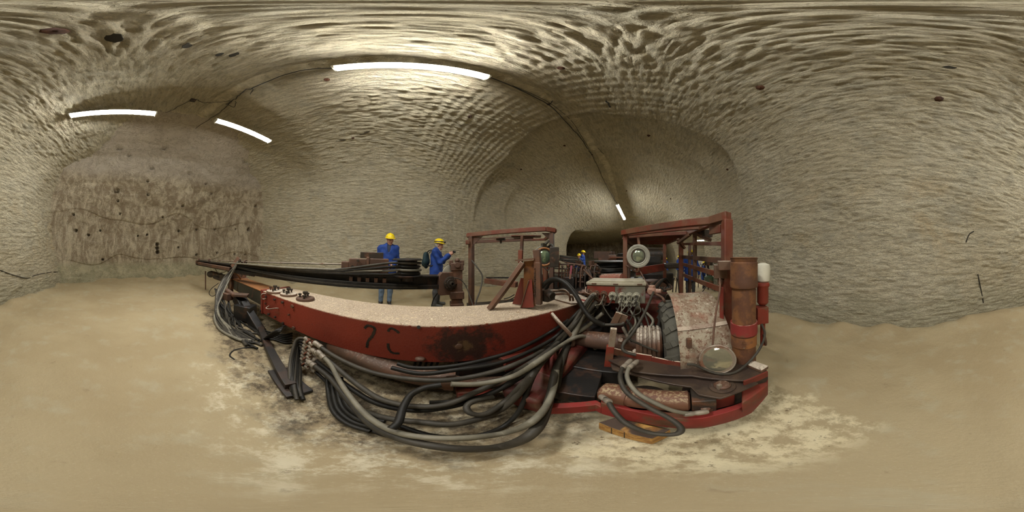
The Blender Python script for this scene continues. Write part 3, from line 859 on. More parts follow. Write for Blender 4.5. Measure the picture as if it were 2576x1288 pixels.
part('mounting_arm', mb, M_olive, L1)
part('lamp_cable', B().tube([at(1392, 630, d=2.02), at(1387, 616, d=2.05), at(1377, 621, d=2.1)], .009), M_hoseD, L1)
part('stand_rail', B().tube([at(1368, 672, d=2.05), at(1378, 680, d=2.05), at(1384, 665, d=2.05)], .008), M_dark, L1)

# ---- right canopy
Q1, Q2, Q3, Q4 = Vector((1.285, -.275, 1.60)), Vector((2.06, .96, 1.595)), Vector((3.43, 1.38, 1.56)), Vector((3.60, .62, 1.56))
K = Vector((1.44, -.15, 1.585))
mb = B()
mb.bar(Q1, K, .07, .075); mb.bar(K, Q2, .07, .07); mb.bar(Q2, Q3, .06, .06); mb.bar(Q3, Q4, .06, .06); mb.bar(Q4, Q1, .06, .07)
can2 = part('right_canopy', mb, M_redrust, bevel=.006)
for k in range(7):
    t = .42 + k * .08
    a_ = Q2.lerp(Q3, t); b_ = Q1.lerp(Q4, t * .9 + .08)
    part('roof_slat', B().bar(a_ - Vector((0, 0, .02)), b_ - Vector((0, 0, .02)), .07, .012, up=(.5, 0, 1)), M_redrust, can2)
for t in (.12, .3):
    a_ = Q2.lerp(Q3, t); b_ = Q1.lerp(Q4, t + .1)
    part('roof_bar', B().bar(a_ - Vector((0, 0, .0)), b_, .05, .05), M_redrust, can2, bevel=.004)
P1b = Vector((1.30, -.265, .42))
part('main_post', B().bar(P1b, Vector((1.30, -.265, 1.57)), .075, .075, up=(1, .3, 0)), M_redrust, can2, bevel=.006)
for (x, d_, zt, zb, w_) in ((1573, 2.27, 1.57, .75, .06), (1713, 2.62, 1.55, .6, .065), (1672, 3.66, 1.54, .5, .07), (1735, 2.9, 1.5, .55, .05)):
    p = at(x, 644, d=d_)
    part('post', B().bar((p.x, p.y, zb), (p.x, p.y, zt), w_, w_, up=(1, .35, 0)), M_redrust if x != 1735 else M_rust, can2, bevel=.005)
Pm = at(1818, 644, d=1.33); Pf = at(1716, 644, d=2.62)
for (ya, yb, hh) in ((613, 614, .035), (656, 646, .05), (693, 664, .05), (730, 690, .05)):
    a_ = at(1818, ya, d=1.34); b_ = at(1716, yb, d=2.64)
    part('side_rail', B().bar(a_, b_, .02, hh), M_redrust if ya != 656 else M_rust, can2, bevel=.003)
# extra far uprights, knee braces and hanging clutter under the roof
pm = at(1748, 644, d=2.05)
part('middle_upright', B().bar((pm.x, pm.y, .95), (pm.x, pm.y, 1.55), .05, .03, up=(1, .35, 0)), M_rust, can2, bevel=.003)
for (x1_, y1_, x2_, y2_, d1, d2) in ((1705, 601, 1722, 625, 2.5, 2.6), (1735, 590, 1705, 612, 2.1, 2.3), (1752, 588, 1786, 604, 2.0, 1.75), (1568, 598, 1590, 618, 2.27, 2.4)):
    part('knee_brace', B().bar(at(x1_, y1_, d=d1), at(x2_, y2_, d=d2), .045, .035), M_rust, can2, bevel=.004)
mb = B(); mb.box(at(1776, 589, d=1.9), (.16, .1, .08), .3); mb.cyl(at(1760, 586, d=2.0), at(1774, 594, d=1.85), .03); mb.torus(at(1776, 593, d=1.85), (1, .3, 0), .035, .012)
part('hanging_coupling', mb, M_dark, can2)
mb = B(); mb.box(at(1800, 578, d=1.42), (.16, .03, .07), .5); part('gusset', mb, M_redrust, can2, bevel=.003)
mb = B(); c = at(1812, 683, d=1.30); mb.box(c, (.06, .10, .11), .0); mb.box(at(1826, 668, d=1.22), (.07, .12, .07), .0); mb.cyl(at(1812, 700, d=1.3), at(1811, 716, d=1.3), .022)
part('rail_clamp', mb, M_rustsalt, can2, bevel=.006)
part('inner_strut', B().bar(at(1815, 722, d=1.26), at(1816, 880, d=1.2), .03, .03), M_red, can2, bevel=.003)
part('hanging_cable', B().tube([at(1811, 700, d=1.27), at(1811, 730, d=1.2), at(1802, 780, d=1.12), at(1796, 830, d=1.06), at(1792, 878, d=1.0)], .007, 8), M_rust, can2)
mb = B(); mb.bar(at(1600, 683, d=2.9), at(1670, 672, d=3.3), .04, .14); part('crossbeam', mb, M_red, can2, bevel=.005)
c = at(1606, 644, d=2.02)
L2 = round_lamp(c, Vector((0, 0, EYE)) * 0 + Vector((-c.x, -c.y, .0)), .105, 'work_lamp', M_greyring, M_dark, M_glassw, label='round work lamp with wide grey ring facing the camera')
f_ = Vector((-c.x, -c.y, 0)).normalized()
part('outer_ring', B().lathe(c - f_ * .02, f_, [(0, .11), (.0, .12), (.02, .145), (.03, .145), (.035, .125), (.03, .108), (0, .11)], 40, caps=False), M_greyring, L2)
part('mounting_arm', B().tube([c + Vector((0, 0, -.12)), c + Vector((.02, .02, -.2)), at(1576, 668, d=2.2)], .014), M_rust, L2)
part('hanger', B().bar(c + Vector((0.02, 0, .13)), c + Vector((.05, .02, .24)), .03, .02), M_rust, L2)
part('lamp_cable', B().tube([at(1574, 650, d=2.1), at(1585, 668, d=2.1), at(1606, 678, d=2.05), at(1620, 700, d=2.0), at(1634, 724, d=1.9)], .009), M_rust, L2)
part('seat', B().box(at(1690, 668, d=3.3) , (.35, .3, .1), .3), M_dark, bevel=.02)

# ---- electrical box with sockets
def epix(x, y, d=1.66): return at(x, y, d=d)
E0 = at(1477, 742, d=1.72); E1 = at(1624, 742, d=1.66)
ex = (E1 - E0); ex.z = 0; EL = ex.length; ex.normalize(); en = Vector((ex.y, -ex.x, 0))
if en.dot(Vector((-E0.x, -E0.y, 0))) < 0: en = -en
zt = 1.27 - 1.69 * math.tan(math.radians((718 - 644) / 1288 * 180)); zb = 1.27 - 1.69 * math.tan(math.radians((762 - 644) / 1288 * 180))
def eb(s, n, z): return Vector((E0.x, E0.y, 0)) + ex * s + en * n + Vector((0, 0, z))
Mx = Matrix((ex, en, Vector((0, 0, 1)))).transposed()
mb = B(); mb.box(eb(EL / 2, -.12, (zt + zb) / 2), (EL, .24, zt - zb), M=Mx)
M_ebox = metal_mat('grey switch box paint', (.20, .19, .14), rustiness=.25, dark=.3, rust=(.15, .03, .02))
ebox = part('switch_box', mb, M_ebox, bevel=.008, label='grey and red switch box with a row of cable sockets')
mb = B(); mb.box(eb(EL * .245, .0035, (zt + zb) / 2), (EL * .48, .006, (zt - zb) * .93), M=Mx); part('red_front_panel', mb, M_red, ebox)
mb = B(); mb.box(eb(EL / 2, -.12, zt + .018), (EL * 1.03, .27, .034), M=Mx); mb.box(eb(EL / 2, -.13, zt + .04), (EL * .96, .22, .016), M=Mx)
part('lid', mb, plain_mat('pale dusty lid', (.42, .38, .27), .7, bump=.002, var=.3), ebox, bevel=.008)
for s in (.13, .5, .9):
    part('hinge', B().box(eb(EL * s, .015, zt + .02), (.05, .014, .012), M=Mx), M_rust, ebox)
M_socket = plain_mat('pale socket', (.44, .42, .32), .55, var=.35)
def e_s(px): return (px - 1477) / (1624 - 1477) * EL
rows = [(1486, 739), (1503, 739), (1522, 739), (1543, 742), (1566, 742), (1584, 742), (1601, 742), (1503, 755), (1520, 756), (1566, 758), (1583, 758), (1600, 758)]
tails = []
for i, (px, py) in enumerate(rows):
    zz = 1.27 - 1.66 * math.tan(math.radians((py - 644) / 1288 * 180)) * 1.0
    o = eb(e_s(px), 0, zz); r = .036 if 1535 < px < 1550 else .031
    mt = M_socket if px > 1535 else M_rust
    so = part('socket', B().lathe(o, en - Vector((0, 0, .35)), [(0, r * .8), (.02, r * .85), (.022, r), (.045, r), (.045, r * .6), (.03, r * .45)], 20), mt, ebox)
    mb = B()
    for k in range(5):
        a = k * 2 * math.pi / 5 + .3
        mb.box(o + en * .038 + ex * math.cos(a) * r * 1.02 + Vector((0, 0, math.sin(a) * r * 1.02 - .012)), (.012, .014, .012), M=Mx)
    mb.torus(o + en * .030, en, r * 1.0, .005, 18, 6)
    part('wing_nut', mb, mt, so)
    if px > 1512: tails.append((o + en * .03, px, py))
for k, (o, px, py) in enumerate(tails):
    if py < 750 and px < 1560: end = at(px - 24, 768, d=1.5)
    else: end = at(1520 + k * 7, 800 + (k % 3) * 8, d=1.35)
    part('socket_cable', B().tube([o, o + en * .04 - Vector((0, 0, .03)), o.lerp(end, .5) - Vector((0, 0, .05)), end], .006, 8), M_hoseL if k % 3 == 0 else M_hoseM, ebox)
part('socket_cable', B().tube([at(1600, 758, d=1.6), at(1612, 782, d=1.5), at(1590, 794, d=1.45), at(1564, 784, d=1.4)], .006), M_hoseM, ebox)
part('bracket_loop', B().tube([at(1474, 722, d=1.66), at(1473, 734, d=1.62), at(1484, 740, d=1.6), at(1500, 740, d=1.6)], .007), M_bright, ebox)
mb = B(); c = at(1640, 732, d=1.62); mb.ell(c, (.05, .05, .05)); mb.cyl(c, c + ex * .09 + en * .03, .025); mb.lathe(c, Vector((0, 0, 1)), [(0, .035), (.055, .035), (.06, .02)], 6); mb.hexbolt(c - ex * .02, en, .03, .02)
part('valve', mb, metal_mat('pinkish valve', (.36, .20, .14), rustiness=.4, salt=.4), bevel=.003, label='pink and white crusted valve')
mb = B(); c = at(1465, 735, d=1.7); mb.cyl(c, c + ex * .07, .03); mb.lathe(c + ex * .05, ex, [(0, .04), (.02, .04)], 6); mb.torus(c, (0, 0, 1), .035, .008)
part('valve', mb, M_rust)
part('yellow_board', B().bar(at(1697, 748, d=2.15), at(1737, 744, d=2.15), .12, .03), plain_mat('yellow board', (.45, .36, .13), .6, var=.3), label='yellowish board lying by the fender', bevel=.003)
# ---- wheel, fender and hub
WY = math.radians(17); wd = Vector((math.cos(WY), math.sin(WY), 0)); wn = Vector((-math.sin(WY), math.cos(WY), 0))
WC = Vector((1.47, .06, .425))
def wp(p, n, z): return Vector((WC.x, WC.y, 0)) + wd * p + wn * n + Vector((0, 0, z))
tc = wp(0, .085, WC.z)
prof = [(-.15, .22), (-.16, .30), (-.15, .38), (-.11, .415), (0, .425), (.11, .415), (.15, .38), (.16, .30), (.15, .22), (.12, .2)]
tyre = part('wheel', B().lathe(tc, wn, prof, 64), M_rubber)
mb = B()
for k in range(22):
    a = 2 * math.pi * k / 22
    for s_ in (1, -1):
        a2 = a + (math.pi / 22 if s_ < 0 else 0)
        pts = []
        for j in range(5):
            n_1 = s_ * (.02 + .13 * j / 4); aa = a2 + .11 * (j / 4) ** 1.3
            rr = .418 - .035 * max(0, (j - 2.5) / 1.5) ** 2
            pts.append(tc + wn * n_1 + (wd * math.cos(aa) + Vector((0, 0, math.sin(aa)))) * rr)
        for p_, q_ in zip(pts[:-1], pts[1:]):
            up_ = (p_ - tc); up_ -= wn * up_.dot(wn)
            mb.bar(p_, q_ + (q_ - p_) * .1, .05, .03, up=up_.normalized())
part('tread', mb, M_rubber, tyre, bevel=.004)
hubc = wp(0, .24, WC.z)
hp_ = [(0, .16)]
for k in range(5): hp_ += [(.02 + k * .035, .18), (.04 + k * .035, .18), (.045 + k * .035, .165), (.05 + k * .035, .165)]
hp_ += [(.21, .15), (.215, .06), (.24, .05)]
part('brake_drum', B().lathe(hubc, wn, hp_, 36), M_rustsalt, tyre)
part('axle', B().cyl(hubc + wn * .2, hubc + wn * .75, .09), M_rust, bevel=.004)
mb = B()
N = 18; R = .475; n0, n1 = -.20, .165
prof = []
for k in range(N + 1):
    a = math.radians(188 - k * 165 / N); prof.append((math.cos(a) * R, WC.z + .02 + math.sin(a) * R))
prof = [(-.44, .30)] + prof[1:]
vs = []
for (p_, z_) in prof:
    vs += [wp(p_, n0, z_), wp(p_, n1, z_)]
for (p_, z_) in prof:
    q_ = (p_ * .985, WC.z + (z_ - WC.z) * .985); vs += [wp(q_[0], n0, q_[1]), wp(q_[0], n1, q_[1])]
m_ = len(prof); fs = []
for k in range(m_ - 1):
    fs += [(2 * k, 2 * k + 1, 2 * k + 3, 2 * k + 2), (2 * m_ + 2 * k, 2 * m_ + 2 * k + 2, 2 * m_ + 2 * k + 3, 2 * m_ + 2 * k + 1)]
    for s_ in (0, 1): fs.append((2 * k + s_, 2 * k + 2 + s_, 2 * m_ + 2 * k + 2 + s_, 2 * m_ + 2 * k + s_))
fs += [(0, 1, 2 * m_ + 1, 2 * m_), (2 * m_ - 2, 2 * m_ - 1, 4 * m_ - 1, 4 * m_ - 2)]
mb.add(vs, fs)
def fender_mat():
    m, nt, b = node_mat('salt-bitten fender'); g = NT(nt); pos = g.pos()
    a = g.noise(pos, 7, 6, .7, .4); c = g.noise(pos, 40, 6, .75); d = g.noise(pos, 3, 4)
    col = g.mix(g.ramp(a, .42, .58), (.36, .31, .22), (.24, .17, .11))
    col = g.mix(g.ramp(c, .50, .60), col, (.16, .08, .045))
    col = g.mix(g.math('MULTIPLY', g.ramp(g.noise(pos, 30, 5, .75), .58, .66), .8), col, (.66, .58, .46))
    col = g.mix(g.math('MULTIPLY', g.ramp(d, .55, .68), .55), col, (.34, .10, .06))
    z = g.sep(pos)[2]
    col = g.mix(g.math('MULTIPLY', g.ramp(g.math('ADD', z, g.math('MULTIPLY', a, .15)), .50, .60, True), .8), col, (.17, .145, .115))
    g.l(col, b.inputs['Base Color']); b.inputs['Roughness'].default_value = .65
    g.l(g.bump(c, .5, .003), b.inputs['Normal']); return m
M_fender = fender_mat()
fen = part('fender', mb, M_fender, label='curved wheel fender eaten by salt and rust')
a = math.radians(140); o1 = wp(math.cos(a) * R - .004, n0, WC.z + .02 + math.sin(a) * R); o2 = wp(math.cos(a) * R - .004, n1, WC.z + .02 + math.sin(a) * R)
part('seam', B().bar(o1, o2, .030, .014, up=Vector((-.8, 0, .6))), metal_mat('salted seam', (.5, .4, .3), rustiness=.5, salt=.9), fen)
part('tab', B().box(wp(-.46, .11, .68), (.03, .03, .07), .3), M_rust, fen)
# side apron of the fender (right side)
pl = [wp(p_, n0, z_) for (p_, z_) in prof] + [wp(.3, n0, .62), wp(-.2, n0, .5)]
part('apron', B().prism(pl[:14] + [wp(.1, n0, .45), wp(-.3, n0, .30)], -wn * .006), M_fender, fen)

# ---- standing pipe with collars
pc = Vector((1.06, -.335, 0))
M_collar = metal_mat('red collar', (.26, .03, .025), rustiness=.35, dark=.2, salt=.3)
mb = B().lathe(pc + Vector((0, 0, .42)), (0, 0, 1), [(0, .083), (.62, .083), (.62, .080), (.70, .080)], 40)
pipe = part('filter_pipe', mb, M_pipe, label='rusty upright pipe with red and orange collars')
part('pipe_cap', B().lathe(pc + Vector((0, 0, 1.055)), (0, 0, 1), [(0, .087), (.006, .094), (.03, .097), (.05, .094), (.17, .094), (.175, .088), (.20, .094), (.203, .098), (.206, .09), (.18, .08)], 44), M_pipe, pipe)
part('red_collar', B().lathe(pc + Vector((0, 0, .71)), (0, 0, 1), [(0, .088), (0, .093), (.09, .093), (.09, .088)], 44), M_collar, pipe)
oc = part('orange_collar', B().lathe(pc + Vector((0, 0, .61)), (0, 0, 1), [(0, .085), (0, .089), (.085, .089), (.085, .085)], 44), M_orange, pipe)
for z_ in (.635, .675):
    q_ = at(1849, 800, d=1.0); dr_ = (Vector((q_.x, q_.y, 0)) - Vector((pc.x, pc.y, 0))).normalized()
    dr_ = Vector((-.95, .30, 0)).normalized()
    part('bolt', B().hexbolt(pc + Vector((0, 0, z_)) + dr_ * .085, dr_, .009, .01, .012), M_bright, oc)
# red pot with white jar behind the pipe
pr = Vector((1.16, -.52, 0))
mb = B(); mb.lathe(pr + Vector((0, 0, .88)), (0, 0, 1), [(0, .03), (.02, .045), (.14, .045), (.16, .055), (.18, .05)], 24); mb.box(pr + Vector((-.01, .02, .80)), (.09, .09, .14)); mb.cyl(pr + Vector((0, 0, .5)), pr + Vector((0, 0, .8)), .02)
pot = part('separator', mb, M_red, bevel=.004, label='red separator pot behind the rusty pipe')
part('white_bowl', B().lathe(pr + Vector((.04, -.02, 1.05)), (0, 0, 1), [(0, .035), (.02, .055), (.12, .062), (.15, .055), (.165, .02), (.166, 0)], 28), plain_mat('white plastic bowl', (.62, .60, .48), .5), pot)
part('tap', B().tube([pr + Vector((-.02, .0, .62)), pr + Vector((-.03, -.01, .55)), pr + Vector((-.01, -.02, .5))], .012), M_rust, pot)

# ---- headlamp lying on the deck
hc_ = at(1805, 905, z=.565)
tc_ = Vector((0, 0, EYE)) - hc_; tc_.normalize(); fd = (tc_ + Vector((-.05, .06, -.30))).normalized()
M_shell = metal_mat('speckled lamp shell', (.20, .15, .10), rustiness=.4, salt=1.0)
M_hlens = glass_mat('ribbed headlamp glass', (.40, .38, .27), .08)
hl = part('headlamp', B().lathe(hc_ - fd * .12, fd, [(0, .03), (.015, .06), (.05, .095), (.09, .108), (.12, .110), (.125, .104)], 44), M_shell, label='dusty round headlamp lying on the front deck')
part('rim', B().torus(hc_ + fd * .002, fd, .106, .006, 44, 8), M_bright, hl)
part('lens', B().lathe(hc_ - fd * .002, fd, [(0, .102), (.008, .085), (.016, .05), (.019, 0)], 40), M_hlens, hl)
part('lamp_cable', B().tube([at(1728, 916, d=.93), at(1748, 918, d=.93), at(1775, 930, d=.92), at(1810, 940, d=.90), at(1850, 936, d=.92), at(1890, 905, d=1.02), at(1915, 870, d=1.10), at(1924, 840, d=1.15), at(1916, 815, d=1.17)], .009, 8), M_hoseM, hl)

# ---- front frame
def pz(x, y, z): return at(x, y, z=z)
mb = B()
mb.prism([pz(*p) for p in [(1530, 905, .46), (1566, 889, .46), (1726, 917, .46), (1902, 909, .46), (1930, 932, .46), (1871, 957, .46), (1740, 945, .46), (1600, 935, .46)]], (0, 0, -.015))
dk = part('front_deck', mb, M_oildeck, bevel=.003)
mb = B(); a_ = pz(1930, 934, .46); b_ = pz(1871, 959, .46); mb.bar(a_ - Vector((0, 0, .025)), b_ - Vector((0, 0, .025)), .012, .05)
a_ = pz(1545, 884, .48); b_ = pz(1640, 903, .48); c_ = pz(1726, 918, .48)
part('deck_rim', mb, M_red, dk)
mb = B(); mb.bar(a_, b_, .014, .07); mb.bar(b_, c_, .014, .05); part('red_kerb', mb, M_redsalt, dk, bevel=.003)
mb = B(); mb.box(pz(1905, 922, .475), (.12, .07, .03), .5); part('salt_block', mb, M_rustsalt, dk, bevel=.006)
mb = B()
mb.prism([pz(*p, .42) for p in [(1535, 912), (1600, 925), (1700, 935), (1860, 945), (1907, 963), (1812, 1002), (1756, 992), (1737, 973), (1594, 942), (1540, 928)]], (0, 0, -.016))
tg = part('hitch_plate', mb, M_oildeck, bevel=.003)
hb = pz(1817, 972, .425)
part('washer', B().lathe(hb, (0, 0, 1), [(0, .068), (.006, .068), (.008, .06), (.008, 0)], 32), M_oildeck, tg)
part('hitch_bolt', B().lathe(hb + Vector((0, 0, .008)), (0.1, 0, 1), [(0, .045), (.01, .045), (.014, .04), (.02, .035), (.022, .02)], 28), M_rust, tg)
part('bolt_tab', B().box(hb + Vector((-.03, .02, .03)), (.018, .022, .04), .5), M_bright, tg)
# red bumper / ring frame near the floor
def dd(p, k): 
    v_ = Vector((p.x, p.y, 0)); L_ = v_.length; return Vector((p.x * (L_ + k) / L_, p.y * (L_ + k) / L_, p.z))
front = [(1385, 1042), (1440, 1040), (1500, 1034), (1512, 1041), (1600, 1062), (1712, 1079), (1767, 1078), (1851, 1057), (1890, 1040), (1932, 992)]
fr = [pz(x, y, .12) for x, y in front]
mb = B()
mb.prism(fr[:4] + [dd(p, .05) for p in reversed(fr[:4])], (0, 0, .09))
mb.prism(fr[3:] + [dd(p, .05) for p in reversed(fr[3:])], (0, 0, .15))
bump_ = part('front_bumper', mb, metal_mat('bright red bumper paint', (.27, .022, .016), rustiness=.25, dark=.4), bevel=.004)
mb = B()
fl_ = [dd(p, .03) for p in fr[3:]] + [dd(p, .30) for p in reversed(fr[3:])]
mb.prism([Vector((p.x, p.y, .13)) for p in fl_], (0, 0, .02)); part('bumper_floor', mb, M_oildeck, bump_)
mb = B(); mb.prism([pz(1866, 1040, .22), pz(1932, 995, .22), pz(1932, 985, .22), dd(pz(1866, 1030, .22), .12)], (0, 0, .13)); part('end_block', mb, M_red, bump_, bevel=.01)
mb = B(); a_ = dd(pz(1640, 1040, .2), .10); mb.lathe(a_ + Vector((-.0, .04, -.03)), (0, 0, 1), [(0, .14), (.09, .14), (.1, .13), (.1, .0)], 36); part('swing_cup', mb, M_dark, bump_)
mb = B(); mb.prism([pz(1735, 1000, .33), pz(1790, 1004, .33), pz(1848, 990, .33), dd(pz(1848, 985, .33), .1), dd(pz(1740, 985, .33), .15)], (0, 0, -.14)); part('pedestal', mb, M_red, bump_, bevel=.006)
mb = B(); mb.lathe(pz(1770, 1000, .20), (0, 0, 1), [(0, .12), (.10, .12), (.11, .11), (.12, .10), (.12, 0)], 36); part('turntable', mb, M_dark, bump_)

# steering cylinder and its hoses
a_ = pz(1535, 988, .33); b_ = pz(1730, 1008, .33); ax_ = (b_ - a_).normalized()
cyl_ = part('steering_cylinder', B().lathe(a_, ax_, [(-.06, .03), (-.04, .065), (0, .075), (.10, .075), (.102, .07), (.112, .07), (.114, .075), ((b_ - a_).length, .075), ((b_ - a_).length + .01, .06)], 32), metal_mat('crusted red cylinder', (.15, .06, .035), rustiness=.6, dark=.35, salt=.38, saltc=(.50, .40, .22)), label='crusted red steering cylinder')
part('gland', B().box(b_ + ax_ * .07, (.11, .13, .13), math.atan2(ax_.y, ax_.x)), M_dark, cyl_, bevel=.006)
mb = B(); mb.box(pz(1780, 1030, .27), (.05, .05, .05), .4); mb.hexbolt(pz(1775, 1036, .28), (0, 0, 1), .022, .02, .02); part('elbow', mb, M_rust, cyl_)
mb = B(); e_ = pz(1516, 992, .33); mb.box(e_, (.04, .04, .05)); mb.cyl(e_, pz(1512, 1000, .30), .014); part('elbow', mb, M_rustsalt, cyl_)
def hose(pts, r, mat, parent=None, fer=None, name='hose', n=10, res=6):
    h_ = part(name, B().tube(pts, r, n, res=res), mat, parent)
    if fer:
        for (i, j) in fer:
            a_, b_ = Vector(pts[i]), Vector(pts[j]); d_ = (b_ - a_).normalized()
            part('ferrule', B().lathe(a_ - d_ * .01, d_, [(0, r * 1.1), (.01, r * 1.35), (.05, r * 1.35), (.055, r * 1.15), (.065, r * 1.15), (.07, r * 1.35), (.10, r * 1.35), (.105, r * 1.1)], 14), M_ferrule, h_)
    return h_
hose([at(1585, 908, d=.98), at(1567, 925, d=.90), at(1560, 950, d=.80), at(1575, 985, d=.70), at(1620, 1018, d=.62), at(1680, 1050, d=.55), at(1712, 1075, d=.50), at(1700, 1092, d=.47), at(1640, 1090, d=.48), at(1580, 1068, d=.52), at(1545, 1035, d=.60), at(1528, 1008, d=.68), at(1514, 998, d=.74)], .013, M_hoseM, fer=[(0, 1), (-1, -2)])
hose([at(1602, 910, d=.98), at(1583, 925, d=.90), at(1578, 950, d=.82), at(1600, 985, d=.72), at(1650, 1015, d=.66), at(1700, 1035, d=.64), at(1745, 1040, d=.65), at(1775, 1036, d=.67)], .013, M_hoseL, fer=[(0, 1), (-1, -2)])

M_shadered = metal_mat('greasy shaded red paint', (.15, .02, .012), rustiness=.35, dark=.8)  # darker copy of the red: grease plus shade below the boom, in the colour
# chassis bodies behind the front
mb = B()
YAW = math.radians(19)
def cb(m, lo, hi):                                                   # box in the chassis' own heading
    c = Vector([(lo[i] + hi[i]) / 2 for i in range(3)]); s_ = [abs(hi[i] - lo[i]) for i in range(3)]
    R_ = Matrix.Rotation(YAW, 3, 'Z'); m.box(R_ @ c, s_, M=R_)
cb(mb, (1.85, .30, .12), (4.2, .75, .62)); cb(mb, (2.0, .75, .15), (4.0, 1.35, .70)); cb(mb, (1.15, .10, .10), (1.9, .72, .26)); cb(mb, (1.55, .40, .2), (1.9, .7, .44))
part('chassis', mb, M_black, bevel=.01)  # black colour carries the shade of the void behind the hoses
mb = B(); cb(mb, (2.05, -.45, .3), (4.2, .0, .66)); part('side_tank', mb, M_shadered, bevel=.01)
mb = B(); cb(mb, (1.88, .05, .3), (2.05, .5, .80)); part('bulkhead', mb, M_shadered, bevel=.01)
mb = B(); mb.cyl((1.62, 1.08, .05), (1.62, 1.08, .66), .15); part('pivot_post', mb, M_black)
# red swing arm below the boom, reaching to the floor
def arm(m, pts, w_, h_):
    for a_, b_ in zip(pts[:-1], pts[1:]): m.bar(a_, b_ + (b_ - a_).normalized() * w_ * .3, w_, h_)
mb = B(); arm(mb, [Vector((1.65, 1.2, .30)), Vector((1.15, 1.06, .26)), Vector((.72, .92, .20)), Vector((.50, .82, .15))], .26, .22)
sa = part('swing_arm', mb, M_shadered, bevel=.03)
part('arm_pin', B().cyl(Vector((.52, .84, .00)), Vector((.52, .84, .05)), .075), M_dark, sa)
mb = B(); mb.prism([(.72, .5, .14), (1.15, .7, .14), (1.0, 1.0, .14), (.6, .75, .14)], (0, 0, .1))
part('lower_link', mb, M_black, sa, bevel=.006)
mb = B(); mb.bar(at(1530, 920, d=1.12), at(1536, 870, d=1.12), .055, .04, up=(1, .5, 0)); part('red_stub', mb, M_red, bevel=.003)
mb = B(); mb.bar(at(1533, 905, d=1.12), at(1544, 826, d=1.12), .045, .035, up=(1, .5, 0)); part('salt_crusted_lever', mb, metal_mat('crusted lever', (.26, .20, .14), rustiness=.3, salt=1.0), bevel=.003)
mb = B(); mb.prism([at(1548, 818, d=1.3), at(1567, 820, d=1.3), at(1581, 796, d=1.3), at(1560, 788, d=1.3)], (.03, .04, 0)); mb.bar(at(1543, 816, d=1.3), at(1557, 787, d=1.3), .03, .05); part('crusted_bracket', mb, M_rustsalt, bevel=.003)
hose([at(1516, 817, d=1.28), at(1545, 817, d=1.27), at(1562, 816, d=1.28), at(1570, 812, d=1.29)], .013, M_hoseM, name='steel_pipe')
# small fittings and hoses in the dark bay between box and wheel
for k in range(9):
    x0 = 1560 + k * 11; y0 = 800 + (k * 37) % 50
    hose([at(x0 - 10, 775 + (k % 3) * 12, d=1.6), at(x0 + 6, y0, d=1.5), at(x0 + 14 - (k % 4) * 9, y0 + 35, d=1.42), at(x0 + 30, y0 + 60, d=1.36)], .010 + .003 * (k % 3), [M_hoseD, M_hoseM, M_hoseM, M_hoseL][k % 4], name='bay_hose')
for k in range(8):
    c = at(1565 + k * 12, 858 + (k * 29) % 30, d=1.32 + .03 * (k % 3))
    mb = B(); mb.hexbolt(c, (-.6, .1 * (k % 3), .6), .022, .02, .02); mb.box(c, (.06, .05, .04), k); part('valve_fitting', mb, M_rustsalt if k % 2 else M_bright)
hose([at(1644, 735, d=1.55), at(1620, 790, d=1.3), at(1590, 840, d=1.15), at(1572, 860, d=1.08), at(1566, 876, d=1.05), at(1575, 886, d=1.03), at(1600, 893, d=1.02)], .012, M_hoseM, res=8)
hose([at(1568, 826, d=1.2), at(1580, 850, d=1.2), at(1610, 866, d=1.2), at(1655, 884, d=1.2)], .009, M_hoseM, fer=[(0, 1)])
hose([at(1650, 740, d=1.6), at(1665, 748, d=1.5), at(1672, 758, d=1.42)], .012, M_rust, name='steel_pipe')
for k in range(6):                                                   # hose tangle on the chassis right of the valve
    hose([at(1635 + k * 3, 716 + k * 2, d=2.1), at(1655 + k * 4, 706 - k, d=2.3), at(1678 + k * 2, 712 + 3 * k, d=2.4), at(1690 - 6 * k, 724, d=2.2), at(1665 + 2 * k, 732, d=2.0)], .014, [M_rust, M_hoseM, M_hoseD][k % 3], name='tangled_hose')
mb = B()
for x_, s_ in ((1700, 1), (1708, -1), (1692, 1)):
    mb.cyl(at(x_, 735, d=2.2), at(x_ + 3 * s_, 702, d=2.2), .008, n=8); mb.ell(at(x_ + 3 * s_, 701, d=2.2), (.014, .014, .016))
part('gear_lever', mb, M_dark)

# ---- lift cylinder and frames under the boom
a_ = Vector((-.95, 1.28, .30)); b_ = Vector((.55, 1.02, .17))
part('lift_cylinder', B().lathe(a_, b_ - a_, [(-.08, .05), (0, .085), (1.02, .085), (1.02, .095), (1.08, .095), (1.08, .05), ((b_ - a_).length, .05)], 28), metal_mat('lift cylinder rust', (.10, .052, .028), rustiness=.5, dark=.45, salt=.15), label='rust-brown lift cylinder under the boom')
mb = B(); mb.b2((-1.0, 1.3, .12), (-.60, 1.7, .36)); mb.b2((-1.12, 1.22, .26), (-.9, 1.7, .36)); mb.b2((.15, 1.15, .10), (.6, 1.6, .32)); mb.b2((-.9, 1.5, .22), (1.0, 1.65, .34)); part('under_frame', mb, M_black, bevel=.006)
mb = B(); mb.b2((.12, .98, .03), (.35, 1.2, .12)); mb.b2((.32, 1.25, .33), (.78, 1.68, .35)); mb.box((.62, 1.25, .28), (.3, .2, .14), .2); part('red_foot', mb, M_red, bevel=.006)
